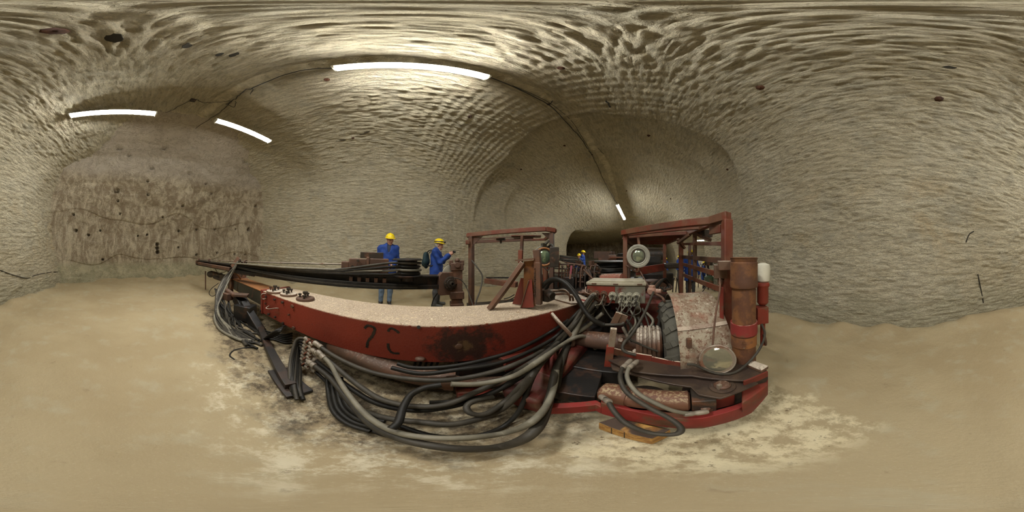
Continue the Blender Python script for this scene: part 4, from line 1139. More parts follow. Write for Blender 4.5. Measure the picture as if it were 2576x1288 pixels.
# ================================================================ HOSES DRAPED ON THE RIG
def hv(x, y, off=0.0):
    v_ = float(np.interp(y, [860, 900, 950, 1000, 1060, 1130], [1.06, 1.02, .94, .84, .66, .45])) + off
    if y > 900: v_ *= float(np.interp(x, [1270, 1345, 1400, 1440], [1, .74, .80, .92]))
    p = at(x, y, v=v_)
    fz = .03 + floor_z(p.x)
    if p.z < fz: p = at(x, y, z=fz)
    return p
def hr(x, y, off=0.0):                                               # right of the U-bolt, climbing to the boom's foot
    d_ = float(np.interp(x, [1380, 1440, 1500], [1.45, 1.42, 1.6])) + off
    return at(x, y, d=d_)
def run(px, r, mat, off=0.0, tail=None, fer=None):
    pts = [hv(x, y, off) if x < 1380 or y > 880 else hr(x, y, off) for x, y in px]
    if tail: pts += tail
    return hose(pts, r, mat, fer=fer, res=5)
J = [(1440, 822), (1462, 790), (1482, 757), (1494, 742)]
run([(792, 862), (845, 898), (930, 935), (1020, 952), (1110, 957), (1200, 945), (1300, 915), (1380, 872)] + [(x - 6, y + 2) for x, y in J], .019, M_hoseM, fer=[(0, 1)])
run([(1135, 966), (1200, 966), (1290, 947), (1360, 905), (1410, 870), (1440, 852), (1468, 846), (1488, 862), (1498, 878)], .019, M_hoseL, off=-.05)
run([(985, 925), (1060, 940), (1150, 930), (1250, 915), (1330, 885), (1400, 845), (1440, 800), (1465, 775)], .018, M_hoseD, off=.05)
run([(1000, 915), (1040, 925), (1130, 922), (1230, 902), (1300, 880), (1380, 838), (1430, 805)], .017, M_hoseD, off=.08)
run([(786, 880), (825, 905), (865, 940), (910, 975), (960, 1005), (1040, 1022), (1120, 1018), (1200, 985), (1280, 945), (1350, 905), (1400, 865)] + J, .021, M_hoseM, off=.0, fer=[(0, 1)])
run([(781, 896), (830, 935), (880, 975), (950, 1015), (1040, 1032), (1120, 1025), (1210, 1000), (1290, 960), (1350, 920), (1405, 870), (1450, 815), (1480, 790), (1500, 777)], .021, M_hoseD, off=.03, fer=[(0, 1)])
run([(800, 885), (830, 915), (855, 960), (890, 1010), (935, 1055), (1000, 1088), (1080, 1101), (1180, 1101), (1270, 1089), (1335, 1063), (1378, 1015), (1396, 965), (1400, 930)], .020, M_hoseL, off=-.02, fer=[(0, 1)])
run([(778, 910), (830, 950), (880, 1010), (935, 1068), (1000, 1100), (1090, 1122), (1180, 1130), (1260, 1124), (1325, 1100), (1365, 1055), (1385, 990), (1398, 930), (1420, 880), (1450, 822), (1478, 785), (1500, 760)], .026, M_hoseM, off=.0, fer=[(0, 1)])
run([(780, 922), (815, 955), (850, 995), (900, 1060), (960, 1092), (1050, 1105)], .017, M_hoseD, off=.04, fer=[(0, 1)])
run([(985, 1078), (1002, 1062), (1014, 1025), (1035, 992), (1070, 975), (1110, 968)], .020, M_hoseD, off=-.06)
run([(1240, 998), (1195, 1008), (1174, 1022), (1185, 1040), (1225, 1040), (1275, 1005), (1320, 960), (1365, 910), (1400, 870), (1430, 835)], .019, M_hoseM, off=.0)
run([(850, 985), (905, 1030), (975, 1052), (1060, 1062), (1130, 1068), (1200, 1055), (1260, 1030), (1310, 985), (1345, 935), (1375, 890)], .022, M_hoseM, off=.02)
run([(1010, 1072), (1090, 1096), (1165, 1100), (1225, 1090), (1270, 1070), (1305, 1035), (1325, 990), (1345, 940), (1380, 880)], .016, M_hoseD, off=.08)
run([(1080, 1012), (1185, 1003), (1240, 985), (1290, 955), (1330, 925)], .014, M_hoseD, off=.02)
run([(1395, 1000), (1404, 960), (1412, 915), (1430, 870), (1455, 815), (1482, 768)], .024, M_hoseM, off=.03)
for k, (x0, y0) in enumerate([(1486, 772), (1498, 770), (1506, 758), (1512, 765)]):  # hose ends bent over behind the boom
    hose([hr(1452 - 5 * k, 818 + 6 * k, .1), hr(x0 - 18, y0 + 18, .12), hr(x0, y0 - 8, .15), hr(x0 + 6, y0 + 6, .18), hr(x0 + 4, y0 + 26, .22)], .018, [M_hoseL, M_hoseM, M_hoseM, M_hoseL][k])
hose([hr(1440, 850, -.02), hr(1462, 800, 0), hr(1484, 755, .02), hr(1494, 742, .04), hr(1499, 752, .1)], .028, M_hoseL)
hose([hr(1450, 838, 0), hr(1478, 820, .0), hr(1498, 803, 0), hr(1516, 788, .0)], .020, M_hoseL)
# black hose arching from the boom foot over to the pipe
hose([at(1362, 722, d=1.62), at(1380, 706, d=1.58), at(1400, 702, d=1.52), at(1425, 714, d=1.45), at(1448, 742, d=1.38), at(1470, 780, d=1.32), at(1490, 803, d=1.28), at(1512, 815, d=1.28), at(1520, 817, d=1.28)], .021, M_hoseD, res=8)
hose([at(1372, 730, d=1.72), at(1384, 711, d=1.70), at(1402, 706, d=1.62), at(1428, 716, d=1.55), at(1452, 745, d=1.5)], .016, M_hoseD)
for k in range(2):
    hose([at(1372, 732 + 8 * k, d=1.68), at(1400, 731 + 7 * k, d=1.66), at(1420, 730 + 8 * k, d=1.66), at(1432 + 6 * k, 742 + 3 * k, d=1.64), at(1434 + 8 * k, 756, d=1.66)], .012, M_rustsalt, name='steel_pipe')
mb = B(); mb.box(at(1376, 742, d=1.72), (.14, .12, .12), .3); mb.cyl(at(1376, 735, d=1.68), at(1390, 745, d=1.6), .04); part('boom_foot_fitting', mb, M_dark, bevel=.008)
part('boom_foot_plate', B().prism([(1.3, 1.22, .725), (1.62, 1.1, .70), (1.72, 1.5, .72), (1.3, 1.7, .725)], (0, 0, .012)), M_rustsalt)
# U-shaped hose hook on the boom's face
part('hose_hook', B().tube([at(1388, 789, v=1.21), at(1402, 806, v=1.08), at(1422, 828, v=1.0), at(1438, 846, v=.96), at(1443, 862, v=.96), at(1440, 868, v=.99), at(1434, 866, v=1.05)], .019, 12, res=8), M_rustsalt, boom)
# hose clamp and the bends left of it
cl = B(); a_, b_ = at(777, 852, v=1.06), at(764, 922, v=.98); cl.bar(a_, b_, .02, .05, up=(1, 0, 0)); cl.bar(a_ + Vector((.05, 0, 0)), b_ + Vector((.05, 0, 0)), .02, .012, up=(1, 0, 0))
for k in range(5):
    c = a_.lerp(b_, .1 + .2 * k); cl.torus(c, (1, 0, -.5), .026, .008, 16, 6)
part('hose_clamp', cl, M_redrust)
starts = [(792, 862), (786, 880), (800, 885), (781, 896), (778, 910), (780, 922)]
for k in range(8):
    o_ = a_.lerp(b_, .08 + .12 * k)
    x0 = 760 - k * 2; yb = 985 + (k % 4) * 7; xb = 735 + k * 4
    end = at(xb, yb, z=floor_z(-1.2) + .03)
    mid = at(731 + k * 3.5, 905 + 5 * k, d=1.42 - .01 * k)
    top = at(745 + k, 856 + 5 * k, d=1.56)
    hose([o_ + Vector((.05, .0, -.02)), o_ + Vector((-.03, 0, .012)), top, mid, mid.lerp(end, .6) + Vector((-.02, 0, 0)), end], .016, M_hoseD if k % 3 else M_hoseM, res=6)
    part('coupling', B().lathe(o_ + Vector((.06, .0, -.03)), Vector((-1, 0, .45)), [(0, .016), (.01, .021), (.05, .021), (.055, .017), (.07, .017), (.075, .021), (.12, .021), (.125, .016)], 12), M_ferrule)
for k in range(4):                                                   # black U loops to the floor
    x0 = 822 + k * 12
    hose([hv(x0, 940 + 3 * k, .05), hv(x0 + 3, 980, .02), hv(x0 + 14, 1030 - 4 * k, .0), hv(x0 + 50, 1065 - 6 * k, .0), hv(x0 + 110, 1085 - 8 * k, .02)], .017, M_hoseD)
for k in range(5):
    hose([at(1045 + 14 * k, 912, v=1.3), at(1035 + 14 * k, 935, v=1.3), at(1022 + 16 * k, 950, v=1.25)], .011, M_hoseD if k % 2 else M_hoseM)
for k in range(5):                                                   # hoses from the boom's butt down to the floor bundle
    hose([at(716 + 2 * k, 812 + k, v=1.25), at(704 - 4 * k, 835, d=1.9), at(680 - 6 * k, 850 + 2 * k, d=2.1), at(650 - 5 * k, 856 + 4 * k, z=.03)], .012, M_hoseD)
hose([at(925, 886, v=1.5), at(928, 905, v=1.45), at(940, 925, v=1.4)], .012, M_hoseM)

# hoses falling from the saddle into a heap at the boom tip
def td(y): return float(np.interp(y, [645, 700, 760, 820, 880], [3.70, 3.62, 3.15, 2.72, 2.0]))
def hp2(x, y, o=0.0):
    p = at(x, y, d=td(y) + o)
    fz = .02 + floor_z(p.x)
    return p if p.z > fz else at(x, y, z=fz)
random.seed(11)
for k in range(11):
    xs_ = 597 - k * 1.2; j = lambda a: random.uniform(-a, a)
    pts = [fp(3.9, .06, .20 + .004 * k), hp2(604 - k * .6, 652 + k * .6), hp2(594 - k, 668 + k), hp2(578 - k * 1.5 + j(2), 700 + j(3)), hp2(556 - k + j(4), 742 + j(5)),
           hp2(540 + j(6) + k * 1.2, 790 + j(8)), hp2(556 + j(8) + k * 2, 826 + j(8)), hp2(590 + j(8) + k, 845 + j(10)), hp2(625 + j(12), 862 + j(10))]
    hose(pts, .017 if k % 2 else .021, [M_hoseL, M_hoseM, M_hoseM, M_hoseD][k % 4], feed, res=6)
for k in range(13):
    j = lambda a: random.uniform(-a, a)
    x0, y0 = 550 + j(12), 745 + j(20)
    pts = [hp2(x0, y0, .1), hp2(x0 + 20 + j(12), y0 + 25 + j(10), .1), hp2(x0 + 35 + j(16), y0 + 60 + j(10), .0), hp2(x0 + 55 + j(14), y0 + 85 + j(12), -.05), hp2(x0 + 90 + j(20), y0 + 105 + j(8), -.1)]
    hose(pts, .014 + .004 * (k % 2), [M_hoseD, M_hoseM, M_hoseD][k % 3], feed, res=6)
for k in range(5):
    j = lambda a: random.uniform(-a, a)
    hose([hp2(625 + j(5), 800 + 4 * k), hp2(660, 828 + 5 * k), hp2(690, 838 + 4 * k), hp2(715, 842 + 5 * k), hp2(735, 838 + 6 * k)], .013, M_hoseD, feed, res=6)
hose([at(500 + 50, 712, d=3.9), at(532, 726, d=3.9), at(526, 738, d=3.9), at(534, 745, d=3.9), at(550, 738, d=3.8)], .008, M_hoseD, feed)
hose([at(540, 675, d=4.7), at(549, 686, d=4.4), at(565, 684, d=4.1), at(578, 678, d=3.9)], .010, M_hoseL, feed)
hose([hp2(640, 872), at(610, 876), at(588, 882), at(578, 894), at(590, 905)], .010, M_hoseD, feed)
# second, lower boom lying on the floor
a_ = at(600, 748, d=3.15); b_ = at(655, 838, d=2.45); c_ = at(732, 972, z=.09)
mb = B(); mb.bar(a_, at(615, 775, d=2.95), .22, .18); mb.bar(at(612, 765, d=2.95), b_, .14, .20); mb.box(at(617, 785, d=2.85), (.34, .24, .28), .6)
lb = part('lower_boom', mb, M_black, bevel=.012)
mb = B(); mb.bar(Vector((b_.x, b_.y, .10)), c_, .09, .07); mb.bar(c_.lerp(b_, .25) + Vector((0, .0, -.03)), c_ + Vector((0.1, .0, -.04)), .2, .03); part('floor_slide', mb, M_black, lb, bevel=.005)
mb = B(); mb.box(at(605, 742, d=3.0), (.30, .16, .05), .9); mb.cyl(at(570, 730, d=3.4), at(600, 750, d=3.1), .05); mb.box(at(575, 745, d=3.3), (.2, .2, .14), .3); part('lower_head', mb, M_rust, lb, bevel=.008)
part('grease_lump', B().ell(at(690, 830, v=1.45), (.14, .1, .05)), M_black, lb)

# cables hanging behind the boom at the left canopy
hose([at(1187, 655, d=2.9), at(1200, 672, d=2.8), at(1212, 690, d=2.75), at(1213, 706, d=2.7), at(1208, 730, d=2.6), at(1200, 752, d=2.5), at(1194, 772, d=2.4)], .012, M_hoseM, can1)
hose([at(1142, 699, d=2.45), at(1156, 702, d=2.45), at(1170, 716, d=2.45), at(1180, 740, d=2.4), at(1191, 772, d=2.3)], .008, M_hoseM)
hose([at(1100, 738, d=2.55), at(1091, 752, d=2.55), at(1086, 768, d=2.5), at(1085, 780, d=2.45)], .009, M_hoseD)
for k in range(3):
    hose([at(1294, 741 + k * 7, d=2.4), at(1282, 748 + k * 6, d=2.45), at(1268, 752 + k * 8, d=2.4)], .007, M_black)
# ================================================================ PEOPLE: one smooth skin each, from joints
def sd_cap(P, a, b, ra, rb):
    a = np.asarray(a, float); b = np.asarray(b, float); d = b - a; L2 = max(float(d @ d), 1e-9)
    h = np.clip(((P - a) @ d) / L2, 0, 1)
    return np.linalg.norm(P - a - h[:, None] * d, axis=1) - (ra + (rb - ra) * h)
def sd_ell(P, c, r, yaw=0.0):
    Q = P - np.asarray(c, float)
    if yaw:
        cs, sn = math.cos(-yaw), math.sin(-yaw); Q = np.stack([Q[:, 0] * cs - Q[:, 1] * sn, Q[:, 0] * sn + Q[:, 1] * cs, Q[:, 2]], 1)
    r = np.asarray(r, float); k0 = np.linalg.norm(Q / r, axis=1); k1 = np.linalg.norm(Q / (r * r), axis=1) + 1e-9
    return k0 * (k0 - 1) / k1
def smin(a, b, k):
    h = np.clip(.5 + .5 * (b - a) / k, 0, 1); return b + (a - b) * h - k * h * (1 - h)
def surf(fn, lo, hi, res):
    """surface nets of fn<0"""
    n = [max(4, int(math.ceil((hi[i] - lo[i]) / res)) + 1) for i in range(3)]
    ax = [lo[i] + res * np.arange(n[i]) for i in range(3)]
    G = np.stack(np.meshgrid(*ax, indexing='ij'), -1).reshape(-1, 3)
    F = fn(G).reshape(n)
    ins = F < 0
    m = (n[0] - 1, n[1] - 1, n[2] - 1)
    acc = np.zeros(m + (3,)); cnt = np.zeros(m)
    corners = [(i, j, k) for i in (0, 1) for j in (0, 1) for k in (0, 1)]
    sl = lambda c: tuple(slice(c[i], c[i] + m[i]) for i in range(3))
    for c0 in corners:
        for d in range(3):
            if c0[d]: continue
            c1 = list(c0); c1[d] = 1
            f0, f1 = F[sl(c0)], F[sl(c1)]
            cr = (f0 < 0) != (f1 < 0)
            t = np.where(cr, f0 / np.where(cr, f0 - f1, 1), 0)
            for e in range(3):
                acc[..., e] += np.where(cr, c0[e] + (t if e == d else 0), 0)
            cnt += cr
    act = cnt > 0
    idx = -np.ones(m, int); idx[act] = np.arange(act.sum())
    I = np.argwhere(act)
    V = (I + acc[act] / cnt[act][:, None]) * res + np.asarray(lo)
    fs = []
    for d in range(3):
        e, f = (d + 1) % 3, (d + 2) % 3
        s0 = [slice(1, m[i]) for i in range(3)]; s0[d] = slice(0, m[d])
        g0 = ins[tuple(s0)]
        s1 = list(s0); s1[d] = slice(1, m[d] + 1)
        g1 = ins[tuple(s1)]
        for sign, msk in ((1, g0 & ~g1), (0, ~g0 & g1)):
            Q = np.argwhere(msk)
            off = np.ones(3, int); off[d] = 0
            Q = Q + off
            def at_(a, b_):
                R_ = Q.copy(); R_[:, e] -= a; R_[:, f] -= b_; return idx[R_[:, 0], R_[:, 1], R_[:, 2]]
            q = np.stack([at_(0, 0), at_(1, 0), at_(1, 1), at_(0, 1)], 1)
            if not sign: q = q[:, ::-1]
            fs.append(q)
    return V, np.concatenate(fs)
def skin(name, fn, lo, hi, res, mat, parent, label=None):
    V, Fq = surf(fn, lo, hi, res)
    me = bpy.data.meshes.new(name)
    me.from_pydata(V.tolist(), [], Fq.tolist()); me.materials.append(mat)
    me.polygons.foreach_set('use_smooth', [True] * len(me.polygons)); me.update()
    o = bpy.data.objects.new(name, me); link(o, parent)
    if label: o['label'] = label
    return o

M_skin = plain_mat('skin', (.52, .27, .18), .55, var=.12)
M_coat = plain_mat('blue work coat', (.008, .050, .27), .75, bump=.003, bscale=18, var=.35)
M_navy = plain_mat('navy pullover', (.02, .03, .06), .8)
M_jean = plain_mat('faded jeans', (.13, .19, .27), .8, bump=.003, bscale=20, var=.3)
M_dtrou = plain_mat('dark trousers', (.05, .05, .05), .8, bump=.003, bscale=20)
M_shoe = plain_mat('dark shoe leather', (.022, .020, .018), .5)
M_boot = plain_mat('grey boot leather', (.06, .06, .05), .6)
M_helm = plain_mat('yellow helmet', (.80, .60, .01), .3, var=.05)
M_hairg = plain_mat('grey hair', (.42, .37, .29), .8, bump=.004, bscale=90)
M_hairb = plain_mat('short brown hair', (.10, .06, .035), .8)
M_shirt = plain_mat('checked shirt', (.55, .52, .45), .8)
M_blackp = plain_mat('black plastic', (.012, .012, .013), .35)
M_eye = plain_mat('eye', (.03, .02, .015), .25)
M_lip = plain_mat('lips', (.36, .13, .10), .5)

def person(loc, heading, J, H=1.78, label='', res=.014, trousers=M_jean, shoes=M_shoe, hair=M_hairg, coat_len=.78, head_dir=(1, 0, -.1), strap=False, hands=None, face=True, group=None):
    """local frame: +X forward, +Y left, +Z up; J holds joints that differ from a relaxed stand"""
    root = thing('person', loc, label, 'person', group, heading)
    k = H / 1.78
    D = dict(pel=(0, 0, .95), chest=(.0, 0, 1.28), neck=(.0, 0, 1.47), head=(.025, 0, 1.62),
             shL=(0, .185, 1.42), shR=(0, -.185, 1.42), elL=(-.03, .25, 1.13), elR=(-.03, -.25, 1.13), wrL=(.06, .24, .88), wrR=(.06, -.24, .88),
             hiL=(0, .095, .92), hiR=(0, -.095, .92), knL=(.02, .105, .50), knR=(.02, -.105, .50), anL=(-.02, .11, .085), anR=(-.02, -.11, .085),
             toL=(.15, .13, .035), toR=(.15, -.13, .035))
    D.update(J)
    D = {a: np.array(b, float) * k for a, b in D.items()}
    hd = np.array(head_dir, float); hd /= np.linalg.norm(hd)
    side = np.cross([0, 0, 1], hd); side /= np.linalg.norm(side); upv = np.cross(hd, side)
    hc = D['head']
    def Hh(f, s_, u): return hc + (hd * f + side * s_ + upv * u) * k
    def headf(P):
        L = np.stack([(P - hc) @ hd, (P - hc) @ side, (P - hc) @ upv], 1)
        z0 = np.zeros(3)
        d = sd_ell(L, (-.012 * k, 0, .03 * k), (.098 * k, .076 * k, .105 * k))
        d = smin(d, sd_ell(L, (.035 * k, 0, -.045 * k), (.058 * k, .054 * k, .07 * k)), .03)
        if face:
            d = smin(d, sd_cap(L, (.088 * k, 0, .02 * k), (.108 * k, 0, -.022 * k), .009 * k, .015 * k), .012)       # nose
            d = smin(d, sd_ell(L, (.080 * k, 0, .036 * k), (.018 * k, .055 * k, .012 * k)), .012)                       # brow
            for s_ in (1, -1):
                d = -smin(-d, sd_ell(L, (.094 * k, s_ * .03 * k, .016 * k), (.016, .017, .012)), .008)             # eye socket
                d = smin(d, sd_ell(L, (.0, s_ * .078 * k, .0), (.018 * k, .009 * k, .030 * k)), .006)                  # ear
                d = smin(d, sd_ell(L, (.068 * k, s_ * .035 * k, -.012 * k), (.022, .022, .02)), .015)
            d = smin(d, sd_ell(L, (.084 * k, 0, -.05 * k), (.012 * k, .024 * k, .008 * k)), .008)
            d = smin(d, sd_ell(L, (.074 * k, 0, -.092 * k), (.02 * k, .024 * k, .016 * k)), .02)
        return d
    def torso(P, g=0.0):
        q = P * 1.0
        c1 = D['chest']; pe = D['pel']
        d = sd_ell(P, c1 + [0, 0, .02], (.125 * k + g, .185 * k + g, .24 * k + g))
        d = smin(d, sd_ell(P, (c1 + pe) / 2, (.115 * k + g, .16 * k + g, .25 * k + g)), .06)
        d = smin(d, sd_ell(P, pe, (.125 * k + g, .175 * k + g, .15 * k + g)), .06)
        d = smin(d, sd_cap(P, D['shL'], D['shR'], .054 * k + g, .054 * k + g), .06)
        return d
    def arms(P, g=0.0, to=1.0):
        d = None
        for s_ in 'LR':
            a, b_, c_ = D['sh' + s_], D['el' + s_], D['wr' + s_]
            c2 = b_ + (c_ - b_) * to
            x = smin(sd_cap(P, a, b_, .050 * k + g, .042 * k + g), sd_cap(P, b_, c2, .043 * k + g, (.030 + .004) * k + g * 1.2), .03)
            d = x if d is None else np.minimum(d, x)
        return d
    def legs(P, g=0.0, z1=None):
        d = None
        for s_ in 'LR':
            a, b_, c_ = D['hi' + s_], D['kn' + s_], D['an' + s_]
            x = smin(sd_cap(P, a, b_, .088 * k + g, .058 * k + g), sd_cap(P, b_, c_, .058 * k + g, .042 * k + g), .03)
            x = smin(x, sd_ell(P, b_ + (c_ - b_) * .3 - [.02, 0, 0], (.055 * k + g, .052 * k + g, .12 * k + g)), .03)
            d = x if d is None else smin(d, x, .02)
        return d
    def handsf(P):
        d = None
        for s_ in 'LR':
            w_, e_ = D['wr' + s_], D['el' + s_]
            f = (hands or {}).get(s_)
            dr = np.array(f[0], float) if f else (w_ - e_); dr = dr / np.linalg.norm(dr)
            pn = np.array(f[1], float) if f else np.array([0, 1.0 if s_ == 'L' else -1.0, 0])     # back of the hand
            pn = pn - dr * (pn @ dr); pn /= np.linalg.norm(pn)
            ac = np.cross(dr, pn) * (1 if s_ == 'L' else -1)                                         # towards the thumb
            cl = f[2] if f else .35
            pc_ = w_ + dr * .05 * k
            x = sd_cap(P, w_, w_ + dr * .02, .027 * k, .028 * k)
            x = smin(x, sd_cap(P, pc_ - ac * .022 * k, pc_ + ac * .020 * k, .019 * k, .019 * k), .02)
            x = smin(x, sd_cap(P, pc_ + dr * .03 * k - ac * .026 * k, pc_ + dr * .03 * k + ac * .024 * k, .014 * k, .014 * k), .02)
            for i, (o_, ln) in enumerate(((.030, .072), (.010, .080), (-.010, .074), (-.029, .058))):
                b0 = pc_ + dr * .042 * k + ac * o_ * k
                d1 = dr * math.cos(cl) - pn * math.sin(cl); m1 = b0 + d1 * ln * .45 * k
                d2 = dr * math.cos(cl * 2.4) - pn * math.sin(cl * 2.4); m2 = m1 + d2 * ln * .55 * k
                x = smin(x, np.minimum(sd_cap(P, b0, m1, .0095 * k, .009 * k), sd_cap(P, m1, m2, .009 * k, .0075 * k)), .004)
            t0 = pc_ - dr * .02 * k + ac * .026 * k; t1 = t0 + (dr * .6 + ac * .75 - pn * .25) * .04 * k; t2 = t1 + (dr * .9 + ac * .15 - pn * .45) * .03 * k
            x = smin(x, np.minimum(sd_cap(P, t0, t1, .013 * k, .011 * k), sd_cap(P, t1, t2, .011 * k, .009 * k)), .008)
            d = x if d is None else np.minimum(d, x)
        return d
    neckf = lambda P, g=0.0: sd_cap(P, D['neck'] - [0, 0, .04], hc + [-.01, 0, -.06], .058 * k + g, .052 * k + g)
    def bodyf(P):
        d = smin(torso(P, -.012), neckf(P), .04)
        d = smin(d, headf(P), .02)
        d = smin(d, arms(P, -.006), .03); d = smin(d, handsf(P), .008); d = smin(d, legs(P, -.01), .04)
        for s_ in 'LR': d = smin(d, sd_cap(P, D['an' + s_], D['an' + s_] + (D['to' + s_] - D['an' + s_]) * .6, .026, .016), .02)
        return d
    allp = np.array(list(D.values()))
    lo = allp.min(0) - .24 * k; hi = allp.max(0) + .24 * k; lo[2] = -.02
    body = skin('body', bodyf, lo, hi, res, M_skin, root)
    # coat: torso + skirt + sleeves, open collar
    pe = D['pel']; hem = coat_len * k
    fw = np.array([1.0, 0, 0])
    def coatf(P):
        d = torso(P, .022)
        sk = sd_cap(P * [1, .80, 1], (pe + [0, 0, .1]) * [1, .80, 1], np.array([pe[0], pe[1] * .8, hem]), .155 * k, .185 * k)
        d = smin(d, sk, .05)
        d = smin(d, arms(P, .016, .93), .035)
        d = smin(d, sd_cap(P, D['neck'] - [.0, 0, .03], D['neck'] + [-.005, 0, .02], .085 * k, .075 * k), .04)
        fold = .006 * np.sin(P[:, 2] * 38 + 9 * P[:, 1]) * np.sin(P[:, 1] * 21 + 4) + .005 * np.sin(P[:, 2] * 17 + P[:, 0] * 31)
        d = d + fold
        d = np.maximum(d, hem - P[:, 2])
        # neck opening: a V in front
        v_ = sd_ell(P, D['neck'] + [.03, 0, .03], (.085 * k, .058 * k, .08 * k))
        v2 = sd_cap(P, D['neck'] + np.array([.10, 0, -.02]) * k, D['chest'] + np.array([.17, 0, .0]) * k, .05 * k, .012 * k)
        d = np.maximum(d, -np.minimum(v_, v2))
        return d
    lo2 = lo.copy(); lo2[2] = hem - .05
    skin('coat', coatf, lo2, hi, res, M_coat, root, 'bright blue knee-length work coat')
    def innerf(P):
        d = smin(torso(P, .006), sd_cap(P, D['neck'] - [0, 0, .06], D['neck'] - [0, 0, .0], .08 * k, .066 * k), .03)
        return np.maximum(d, (pe[2]) - P[:, 2])
    if res < .02:
        skin('pullover', innerf, np.minimum(lo, lo), hi, res * 1.2, M_navy, root)
        def collarf(P):
            d = np.abs(sd_cap(P, D['neck'] - [-.005, 0, .015], D['neck'] + [.01, 0, .03], .074 * k, .066 * k)) - .005
            return np.maximum(np.maximum(d, D['neck'][2] - .02 * k - P[:, 2] - .25 * P[:, 0]), P[:, 2] - D['neck'][2] - .035 * k)
        skin('shirt_collar', collarf, D['neck'] - .14, D['neck'] + .14, res * .6, M_shirt, root)
    tp = lambda P: np.maximum(smin(legs(P, .014) + .004 * np.sin(P[:, 2] * 45) * np.sin(P[:, 1] * 30), sd_ell(P, pe, (.13 * k, .17 * k, .12 * k)), .03), .075 * k - P[:, 2])
    skin('trousers', tp, np.array([lo[0], lo[1], .03]), np.array([hi[0], hi[1], 1.1 * k]), res, trousers, root)
    for s_ in 'LR':
        a_, t_ = D['an' + s_], D['to' + s_]
        heel = a_ - (t_ - a_) * .25 + [0, 0, -.03]; heel[2] = .045
        sf = lambda P: np.maximum(smin(smin(sd_cap(P, a_ + [0, 0, -.01], heel, .05, .042), sd_cap(P, heel, t_, .044, .040), .03), sd_cap(P, a_, a_ + [0, 0, .035], .052, .050), .02), .0 - P[:, 2])
        mn = np.minimum(a_, t_) - .12; mx = np.maximum(a_, t_) + .12; mn[2] = -.02
        skin('shoe', sf, mn, mx, min(res, .014) * .8, shoes, root)
    # helmet
    hm = Hh(-.012, 0, .062)
    def helmf(P):
        L = np.stack([(P - hm) @ hd, (P - hm) @ side, (P - hm) @ upv], 1)
        outer = sd_ell(L, (0, 0, 0), (.135 * k, .112 * k, .115 * k)); inner = sd_ell(L, (0, 0, -.006), (.127 * k, .104 * k, .108 * k))
        d = np.maximum(outer, -inner) if res < .02 else outer
        d = np.minimum(d, np.maximum(np.abs(L[:, 1]) - .012, sd_ell(L, (0, 0, .004), (.137 * k, .112 * k, .118 * k))) + 0 * d)
        d = np.maximum(d, -inner) if res < .02 else d
        d = np.maximum(d, -L[:, 2] - .004)
        br = np.maximum(sd_ell(L, (.02 * k, 0, 0), (.158 * k, .125 * k, .4)), np.abs(L[:, 2] + .002) - (.005 if res < .02 else .009))
        br = np.maximum(br, -sd_ell(L, (0, 0, 0), (.12 * k, .098 * k, .4)))
        return np.minimum(d, br)
    skin('helmet', helmf, hm - .19, hm + .19, .006 if res < .02 else .012, M_helm, root, 'yellow safety helmet')
    if strap:
        def stf(P):
            L = np.stack([(P - hm) @ hd, (P - hm) @ side, (P - hm) @ upv], 1)
            d = np.maximum(np.abs(sd_ell(L, (0, 0, 0), (.137 * k, .114 * k, .118 * k))) - .006, np.abs(L[:, 2] - .035 * k - .1 * L[:, 0]) - .012)
            return np.minimum(d, sd_ell(L, (.145 * k, 0, .045 * k), (.028, .026, .022)))
        skin('headlamp_strap', stf, hm - .2, hm + .2, .006, M_blackp, root, 'black strap with a small lamp on the helmet')
    def hairf(P):
        L = np.stack([(P - hc) @ hd, (P - hc) @ side, (P - hc) @ upv], 1)
        d = sd_ell(L, (-.018 * k, 0, .028 * k), (.102 * k, .082 * k, .108 * k))
        d = np.maximum(d, L[:, 0] - .0 * k - np.maximum(0, L[:, 2]) * .3); d = np.maximum(d, -L[:, 2] - .055 * k + .3 * L[:, 0])
        for s_ in (1, -1): d = np.maximum(d, -sd_ell(L, (.0, s_ * .08 * k, .0), (.024, .03, .034)))
        return d
    skin('hair', hairf, hc - .16, hc + .16, .008, hair, root)
    if face and res < .02:
        for s_ in (1, -1):
            m1 = MB().ell(Hh(.080, s_ * .03, .014), (.011, .011, .008), 10, 8); m1.build('eye', M_eye, root, local=True)
        MB().ell(Hh(.094, 0, -.05), (.007, .022, .0065), 10, 8).build('mouth', M_lip, root, local=True)
    return root, D, Hh

# heading that turns +X of the figure towards a world direction
def face_to(dx, dy): return math.atan2(dy, dx)
def foot(px, py): p = at(px, py); return (p.x, p.y, floor_z(p.x) + .0)

# 1: man watching behind the hose drum
f1 = foot(975, 766)
person(f1, face_to(.34, -.94), dict(head=(.05, .06, 1.60), neck=(.0, .035, 1.47), chest=(.01, .02, 1.27), shL=(0, .205, 1.42), shR=(0, -.165, 1.42), anL=(-.02, .04, .085), toL=(.15, .05, .035), knL=(.02, .07, .5), anR=(-.02, -.17, .085), elL=(-.04, .25, 1.14), elR=(-.04, -.25, 1.14), wrL=(.17, .14, .99), wrR=(.17, -.14, .99),
       toR=(.14, -.21, .035), knR=(.03, -.14, .5)), 1.80, 'man in blue coat and jeans with yellow helmet standing behind the hose drum', head_dir=(1, .25, -.25), hands=dict(L=((.6, -.7, -.2), (.6, .6, .4), .5), R=((.6, .7, -.2), (.6, -.6, .4), .5)), trousers=M_jean, res=.012)
